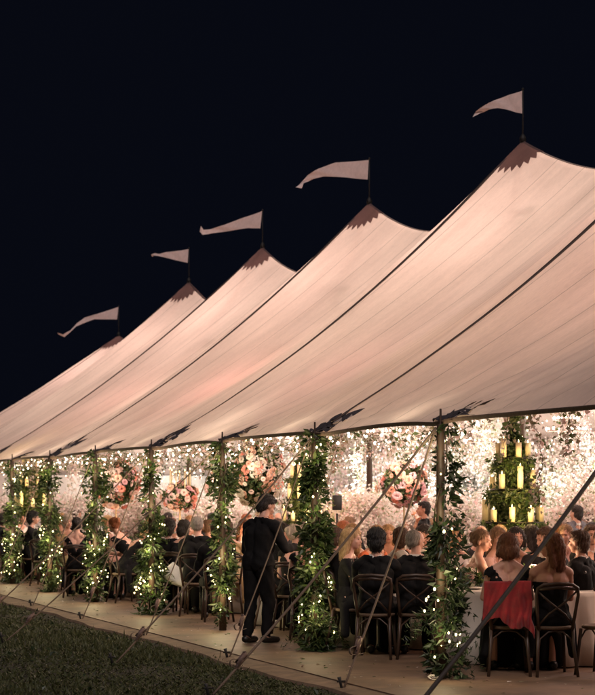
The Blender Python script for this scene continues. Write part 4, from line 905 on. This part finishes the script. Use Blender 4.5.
# ------------------------------------------------------------------ people in view, one by one
P_ = person
P_(508, 16.05, 4, 'f0', 'bob', 'auburn', 'backless', 'black', 'woman with a brown bob in a low-backed black dress on the red shawl chair', withchair='cross-back chair with a red shawl hung over its back')
P_(551, 16.0, -6, 'f1', 'long', 'auburn', 'strapless', 'black', 'woman with long auburn hair in a strapless black dress, head turned left', withchair='bare cross-back chair right of the red shawl chair')
P_(583, 17.3, -55, 'm0', 'short', 'brown', 'suit', 'black', 'brown haired man in a black suit right of the auburn haired woman', withchair='cross-back chair under the man in black at the right')
P_(603, 18.3, -95, 'f1', 'updo', 'brown', 'strapless', 'teal', 'woman with bare raised arm cut by the right edge', withchair='cross-back chair cut by the right edge behind the table')
chair(*at(603, 16.0), -TH + .9, 'cross-back chair cut by the right edge in front')
P_(470, 17.9, 80, 'f2', 'updo', 'lightbrown', 'strapless', 'teal', 'bare-armed woman in a blue dress right of the nearest pole', withchair='cross-back chair hidden behind the nearest garland')
P_(487, 18.8, 120, 'f2', 'long', 'lightbrown', 'top', 'blush', 'woman with long light brown hair across the table from the bob', withchair='cross-back chair of the long haired woman across the table')
P_(516, 19.1, 170, 'f0', 'bob', 'dark', 'top', 'blush', 'dark haired woman in pink behind the slanting dark strap', withchair='cross-back chair behind the table flowers')
P_(545, 19.0, 190, 'm1', 'short', 'brown', 'suit', 'char', 'brown haired man in charcoal facing across the nearest table', withchair='cross-back chair of the man in charcoal')
P_(577, 24.0, -20, 'w1', 'short', 'dark', 'vest', 'grey', 'standing man in a grey waistcoat seen from behind at the right', scale=.9)
# second table
P_(376, 17.7, 12, 'm0', 'curly', 'black', 'suit', 'black', 'dark haired young man in a black suit seen from behind', withchair='dark cross-back chair under the dark haired young man')
P_(416, 17.7, 4, 'm1', 'thin', 'grey', 'suit', 'black', 'grey balding man in a black suit, head turned right, next to the pole', withchair='dark cross-back chair under the grey balding man')
P_(399, 19.0, 60, 'm2', 'short', 'brown', 'shirt', 'white', 'brown haired man in a white shirt between the two dark suits', xy=None)
P_(421, 20.7, 175, 'm1', 'short', 'dark', 'suit', 'black', 'dark haired man behind the grey balding man', withchair='chair of the dark haired man across the second table')
P_(442, 19.3, -90, 'm0', 'short', 'auburn', 'suit', 'char', 'red haired man partly hidden by the nearest pole', withchair='chair hidden by the nearest pole')
P_(350, 18.5, 105, 'f0', 'long', 'blond', 'top', 'black', 'long haired blond woman in black turned out left of the dark haired young man', withchair='chair of the turned-out blond woman in black')
P_(369, 20.6, 140, 'f2', 'updo', 'blond', 'backless', 'orange', 'woman in a low-backed orange dress half hidden behind the dark haired young man', withchair='chair of the woman in orange')
P_(425, 25, -75, 'w1', 'short', 'black', 'black', 'black', 'black haired waiter standing far behind the second table', scale=.93, skin='skin2')
# third table, waiter
WT = P_(258, 19.45, 38, 'w0', 'short', 'dark', 'black', 'black', 'tall waiter in black standing with bowed head before the greenery')
P_(293, 20.9, 18, 'f2', 'updo', 'white', 'backless', 'black', 'woman with a white-blond updo in black seated just right of the waiter', withchair='cross-back chair under the white-blond woman')
P_(322, 20.9, -8, 'm0', 'short', 'dark', 'suit', 'char', 'man in charcoal mostly hidden behind the second garland', withchair='chair hidden behind the second garland')
P_(352, 21.5, -45, 'f0', 'long', 'blond', 'strapless', 'blush', 'blond woman in a blush dress right of the second garland', withchair='chair right of the second garland')
P_(345, 23.6, 200, 'f2', 'bob', 'red', 'top', 'orange', 'red haired woman facing out right of the second garland', withchair='chair of the red haired woman')
P_(300, 23.5, 150, 'm1', 'short', 'grey', 'suit', 'char', 'grey haired man facing out left of the second garland', withchair='chair of the grey haired man facing out')
WT.scale = (1.05, 1.08, .985)
# fourth table
P_(197, 23.9, 10, 'm0', 'thin', 'grey', 'suit', 'black', 'broad grey haired man in black seen from behind beside the handbag', withchair='cross-back chair under the broad man beside the handbag', scale=1.06)
P_(181, 24.6, 25, 'f2', 'bob', 'dark', 'top', 'black', 'dark haired woman in black left of the broad grey haired man', withchair='cross-back chair carrying the white handbag')
P_(208, 25.5, 60, 'f0', 'updo', 'lightbrown', 'top', 'gold', 'woman in gold behind the broad grey haired man', withchair='chair of the woman in gold')
P_(228, 24.2, -5, 'f2', 'long', 'brown', 'top', 'gold', 'long haired woman in a tan dress left of the waiter', withchair='chair left of the waiter')
P_(170, 27.2, 130, 'm2', 'short', 'auburn', 'shirt', 'white', 'man in white smiling out between the fourth pole and the black coats', withchair='chair of the man in white')
P_(245, 26.6, 165, 'f0', 'long', 'blond', 'top', 'white', 'blond woman in white facing out under the peach roses', withchair='chair under the peach roses')
P_(278, 26.2, 200, 'm0', 'short', 'brown', 'suit', 'char', 'brown haired man facing out behind the waiter', withchair='chair behind the waiter')
# fifth table
P_(125, 26.9, 62, 'f3', 'long', 'blond', 'backless', 'black', 'blond woman in a sleeveless black dress leaning forward', withchair='cross-back chair under the leaning blond woman')
P_(137, 27.6, -60, 'f3', 'updo', 'red', 'backless', 'black', 'red haired woman in black bent over beside the leaning blond', withchair='chair of the red haired woman in black')
P_(155, 29.8, 110, 'm0', 'short', 'dark', 'suit', 'black', 'man in black behind the fairy-lit fourth pole', withchair='chair behind the fairy-lit pole')
P_(190, 30.4, 180, 'f0', 'bob', 'blond', 'top', 'blush', 'blond woman facing out below the taper candles', withchair='chair below the taper candles')
# sixth and seventh tables
P_(84, 29.3, 20, 'm1', 'short', 'black', 'suit', 'black', 'man in black hunched by the fifth pole', withchair='chair of the hunched man in black')
P_(67, 30.6, 150, 'f0', 'curly', 'white', 'top', 'gold', 'white haired woman in tan facing the camera between two poles', withchair='chair with tall back before the white haired woman')
P_(102, 31.0, 60, 'f2', 'updo', 'blond', 'top', 'blush', 'blond woman in pink left of the leaning woman', withchair='chair of the blond woman in pink')
P_(31, 33.3, 88, 'm0', 'curly', 'black', 'suit', 'black', 'black haired man in a dinner jacket in profile near the left edge', withchair='chair of the man in profile', scale=1.03)
P_(2, 34.5, 70, 'm2', 'short', 'dark', 'suit', 'char', 'man half cut by the left edge', withchair='chair cut by the left edge')
P_(50, 33.9, -40, 'f0', 'long', 'brown', 'top', 'green', 'woman in green beyond the man in profile', withchair='chair of the woman in green')
P_(18, 37, 120, 'f2', 'bob', 'grey', 'top', 'white', 'grey haired woman in white far left', withchair='chair of the grey haired woman in white')
P_(333, 18.9, 40, 'm0', 'short', 'brown', 'suit', 'black', 'brown haired man in black just right of the second garland', withchair='dark chair just right of the second garland')
P_(388, 20.9, 178, 'f0', 'long', 'blond', 'top', 'white', 'blond woman in white facing out between the two dark suits', withchair='chair between the two dark suits across the table')
P_(455, 19.8, 150, 'f0', 'bob', 'blond', 'top', 'white', 'blond woman in white facing out just right of the nearest pole')
P_(468, 20.6, 120, 'm1', 'thin', 'grey', 'suit', 'char', 'grey haired man in charcoal behind the bare-armed woman')
P_(498, 20.8, 60, 'f1', 'updo', 'blond', 'strapless', 'orange', 'blond woman in orange below the candle chandelier')
P_(531, 20.6, -60, 'f0', 'long', 'dark', 'top', 'green', 'long dark haired woman in green below the candle chandelier')
P_(560, 20.9, 160, 'f2', 'updo', 'lightbrown', 'top', 'blush', 'light brown haired woman in pink facing out at the far right')
P_(590, 20.4, 170, 'm0', 'short', 'brown', 'suit', 'char', 'brown haired man in charcoal facing out by the right edge')
P_(308, 20.0, 5, 'f0', 'bob', 'brown', 'backless', 'black', 'woman with a brown bob in black hard against the second garland', withchair='chair hard against the second garland')
P_(277, 21.6, 30, 'm1', 'short', 'dark', 'suit', 'black', 'dark haired man in black hidden behind the waiter', withchair='chair hidden behind the waiter')
P_(217, 22.9, -10, 'm0', 'short', 'brown', 'suit', 'black', 'brown haired man in black just behind the third garland', withchair='chair just behind the third garland')
P_(168, 24.9, 20, 'm0', 'curly', 'dark', 'suit', 'black', 'curly dark haired man in black between handbag and fourth garland', withchair='chair between handbag and fourth garland')
P_(236, 25.4, 90, 'f2', 'long', 'auburn', 'top', 'white', 'auburn haired woman in white left of the waiter', withchair='chair of the auburn woman in white')
P_(77, 28.3, 0, 'f0', 'updo', 'dark', 'backless', 'black', 'dark haired woman in black with her back to the lawn', withchair='dark chair backing on to the lawn')
P_(95, 30.2, -10, 'm0', 'short', 'grey', 'suit', 'black', 'grey haired man in black behind the fifth garland', withchair='chair behind the fifth garland')
P_(44, 32.0, 10, 'm1', 'short', 'brown', 'suit', 'black', 'brown haired man in black seated in front of the man in profile', withchair='chair in front of the man in profile')
P_(60, 34.2, 160, 'f2', 'long', 'blond', 'top', 'blush', 'blond woman in blush far down the tent facing out')
P_(12, 33.6, 10, 'f0', 'bob', 'black', 'top', 'black', 'black haired woman in black by the left edge', withchair='chair of the black haired woman by the left edge')
# guests round the second and third rows
hk = ['brown', 'dark', 'blond', 'auburn', 'grey', 'lightbrown', 'white', 'black', 'red']; hw = ['long', 'bob', 'updo']; cc = [('blush', 'pink'), ('navy', 'navy'), ('gold', 'tan'), ('black', 'black'), ('teal', 'blue'), ('white', 'white'), ('green', 'green'), ('orange', 'orange')]
rk = random.Random(5); seen = set()
for ti, (x, y) in enumerate(r2):
    cnt = 6 if ti < 5 else 4 if ti < 8 else 3; row = 'second' if ti < 8 else 'third'; tn = ORD[ti if ti < 8 else ti - 8]
    for k in range(cnt):
        a = 2 * PI * k / cnt + ti * .7 + .3; sx, sy = x + 1.28 * math.cos(a), y + 1.28 * math.sin(a); rz = a + PI / 2
        fem = rk.random() < .55
        for _ in range(40):
            h = rk.choice(hk); c, cn = rk.choice(cc) if fem else rk.choice([('black', 'black'), ('char', 'charcoal'), ('navy', 'navy')]); st = rk.choice(hw) if fem else rk.choice(['short', 'curly', 'thin'])
            lab = '%s with %s %s hair in %s at the %s table of the %s row' % ('woman' if fem else 'man', st, HN[h], cn, tn, row)
            if lab not in seen: break
        seen.add(lab)
        P_(0, 0, 0, rk.choice(['f0', 'f1', 'f2'] if fem else ['m0', 'm1', 'm2']), st, h, rk.choice(['strapless', 'top', 'backless']) if fem else 'suit', c, lab, skin=rk.choice(['skin', 'skin', 'skin2']), xy=(sx, sy), rz=rz, detail=False, withchair='chair of the ' + lab.replace(' at the ', ', ').replace(' table of the', ' table,') )
P_(0, 0, 0, 'w1', 'short', 'brown', 'suit', 'char', 'man in charcoal standing between the middle tables', xy=(14.6, 28), rz=2.2, detail=False)
P_(0, 0, 0, 'w2', 'updo', 'blond', 'strapless', 'white', 'woman in a long white dress standing deep in the tent', xy=(15.0, 33), rz=2.6, detail=False)
# ------------------------------------------------------------------ shawl, handbag, small things
cx_, cy_ = at(508, 16.05); r = -TH - math.radians(4); Rm = Matrix.Translation((cx_, cy_, 0)) @ Matrix.Rotation(r, 4, 'Z')
V = []; NX, NY = 70, 60
for i in range(NX + 1):
    u = i / NX * 2 - 1
    for j in range(NY + 1):
        t = j / NY; x = u * (.222 - .02 * u)
        if t < .2: q = t / .2; z = .68 + .225 * q; yy = -.190 - .045 * q + .004 * math.sin(u * 17)
        else:
            q = (t - .2) / .8; L = .40 + .05 * math.sin(u * 5 + 1) + .17 * max(0, u - .1) ** 1.1 + .006 * math.sin(u * 19); z = .915 - L * q
            f = math.sin(u * 9 + 3.2 * math.sin(u * 3 + q) + q * 2.5) * (.5 + .5 * math.sin(u * 3 + 1)) + .45 * math.sin(u * 23 + 6 * q + 2 * math.sin(q * 4 + u * 3)) + .3 * math.sin(q * 12 + u * 8); amp = (.006 + .016 * q) * (1.6 if u > .4 else .8)
            yy = -.292 + .02 * q - .7 * amp * f - .03 * max(0, u - .3) * math.sin(q * 9); x += .015 * q * math.sin(q * 11 + u * 4) * (u > .2) + .04 * max(0, u - .4) * q
            z += .012 * math.sin(q * 14 + u * 3) * max(0, u); x -= .02 * q * (u < -.5)
            if q < .04: z = .918
        V.append((x, yy, z))
Fc = [(i * (NY + 1) + j, (i + 1) * (NY + 1) + j, (i + 1) * (NY + 1) + j + 1, i * (NY + 1) + j + 1) for i in range(NX) for j in range(NY)]
sh = link('shawl', evaluated(fast('shawl', V, Fc), [('SOLIDIFY', dict(thickness=.006)), ('SMOOTH', dict(factor=.4, iterations=1))]), M['red']); sh.matrix_world = Rm; tag(sh, 'crumpled red shawl draped over the back of a cross-back chair', 'shawl')
hb = empty('handbag', (*at(181, 24.33), .42), -TH, 'slouchy white handbag hanging from a chair back by the fourth pole', 'handbag')
m = MB(); NA = 24; V = []
for i, (z, wx, wy) in enumerate(((0, .08, .03), (.03, .20, .07), (.10, .26, .08), (.20, .20, .05), (.27, .12, .02))):
    for k in range(NA): a = 2 * PI * k / NA; V.append((wx * math.cos(a) * (1 + .05 * math.sin(k * 2.1)), wy * math.sin(a), z + .03 * math.sin(a * 2 + 1) + .04 * abs(math.cos(a)) * (i > 2)))
m.add(V, [(i * NA + k, i * NA + (k + 1) % NA, (i + 1) * NA + (k + 1) % NA, (i + 1) * NA + k) for i in range(4) for k in range(NA)] + [tuple(reversed(range(NA)))]); m.build('bag_body', M['white'], hb)
MB().tube([(-.1, 0, .25), (-.05, 0, .4), (0, 0, .48), (.05, 0, .4), (.1, 0, .25)], .009, 6).build('bag_strap', M['white'], hb)
b = rose_at(None, (*at(434, 15.55), .02), (0, -.3, 1), 'cream', 1.1); b.name = 'fallen_rose'; tag(b, 'fallen cream rose on the floor beside the nearest pole', 'flower')
sp = MB().box((0, 0, 0), (.16, .15, .25)).build('loudspeaker', M['amp']); sp.location = (*at(337, 27.5), 1.62); sp.rotation_euler = (0, 0, -TH); tag(sp, 'small black loudspeaker on a stand right of the second garland', 'speaker')
MB().tube([(0, 0, -1.62), (0, 0, -.18)], .02, 8).build('stand', M['iron'], sp)
bpy.context.view_layer.update()
print('objects', len(bpy.data.objects))
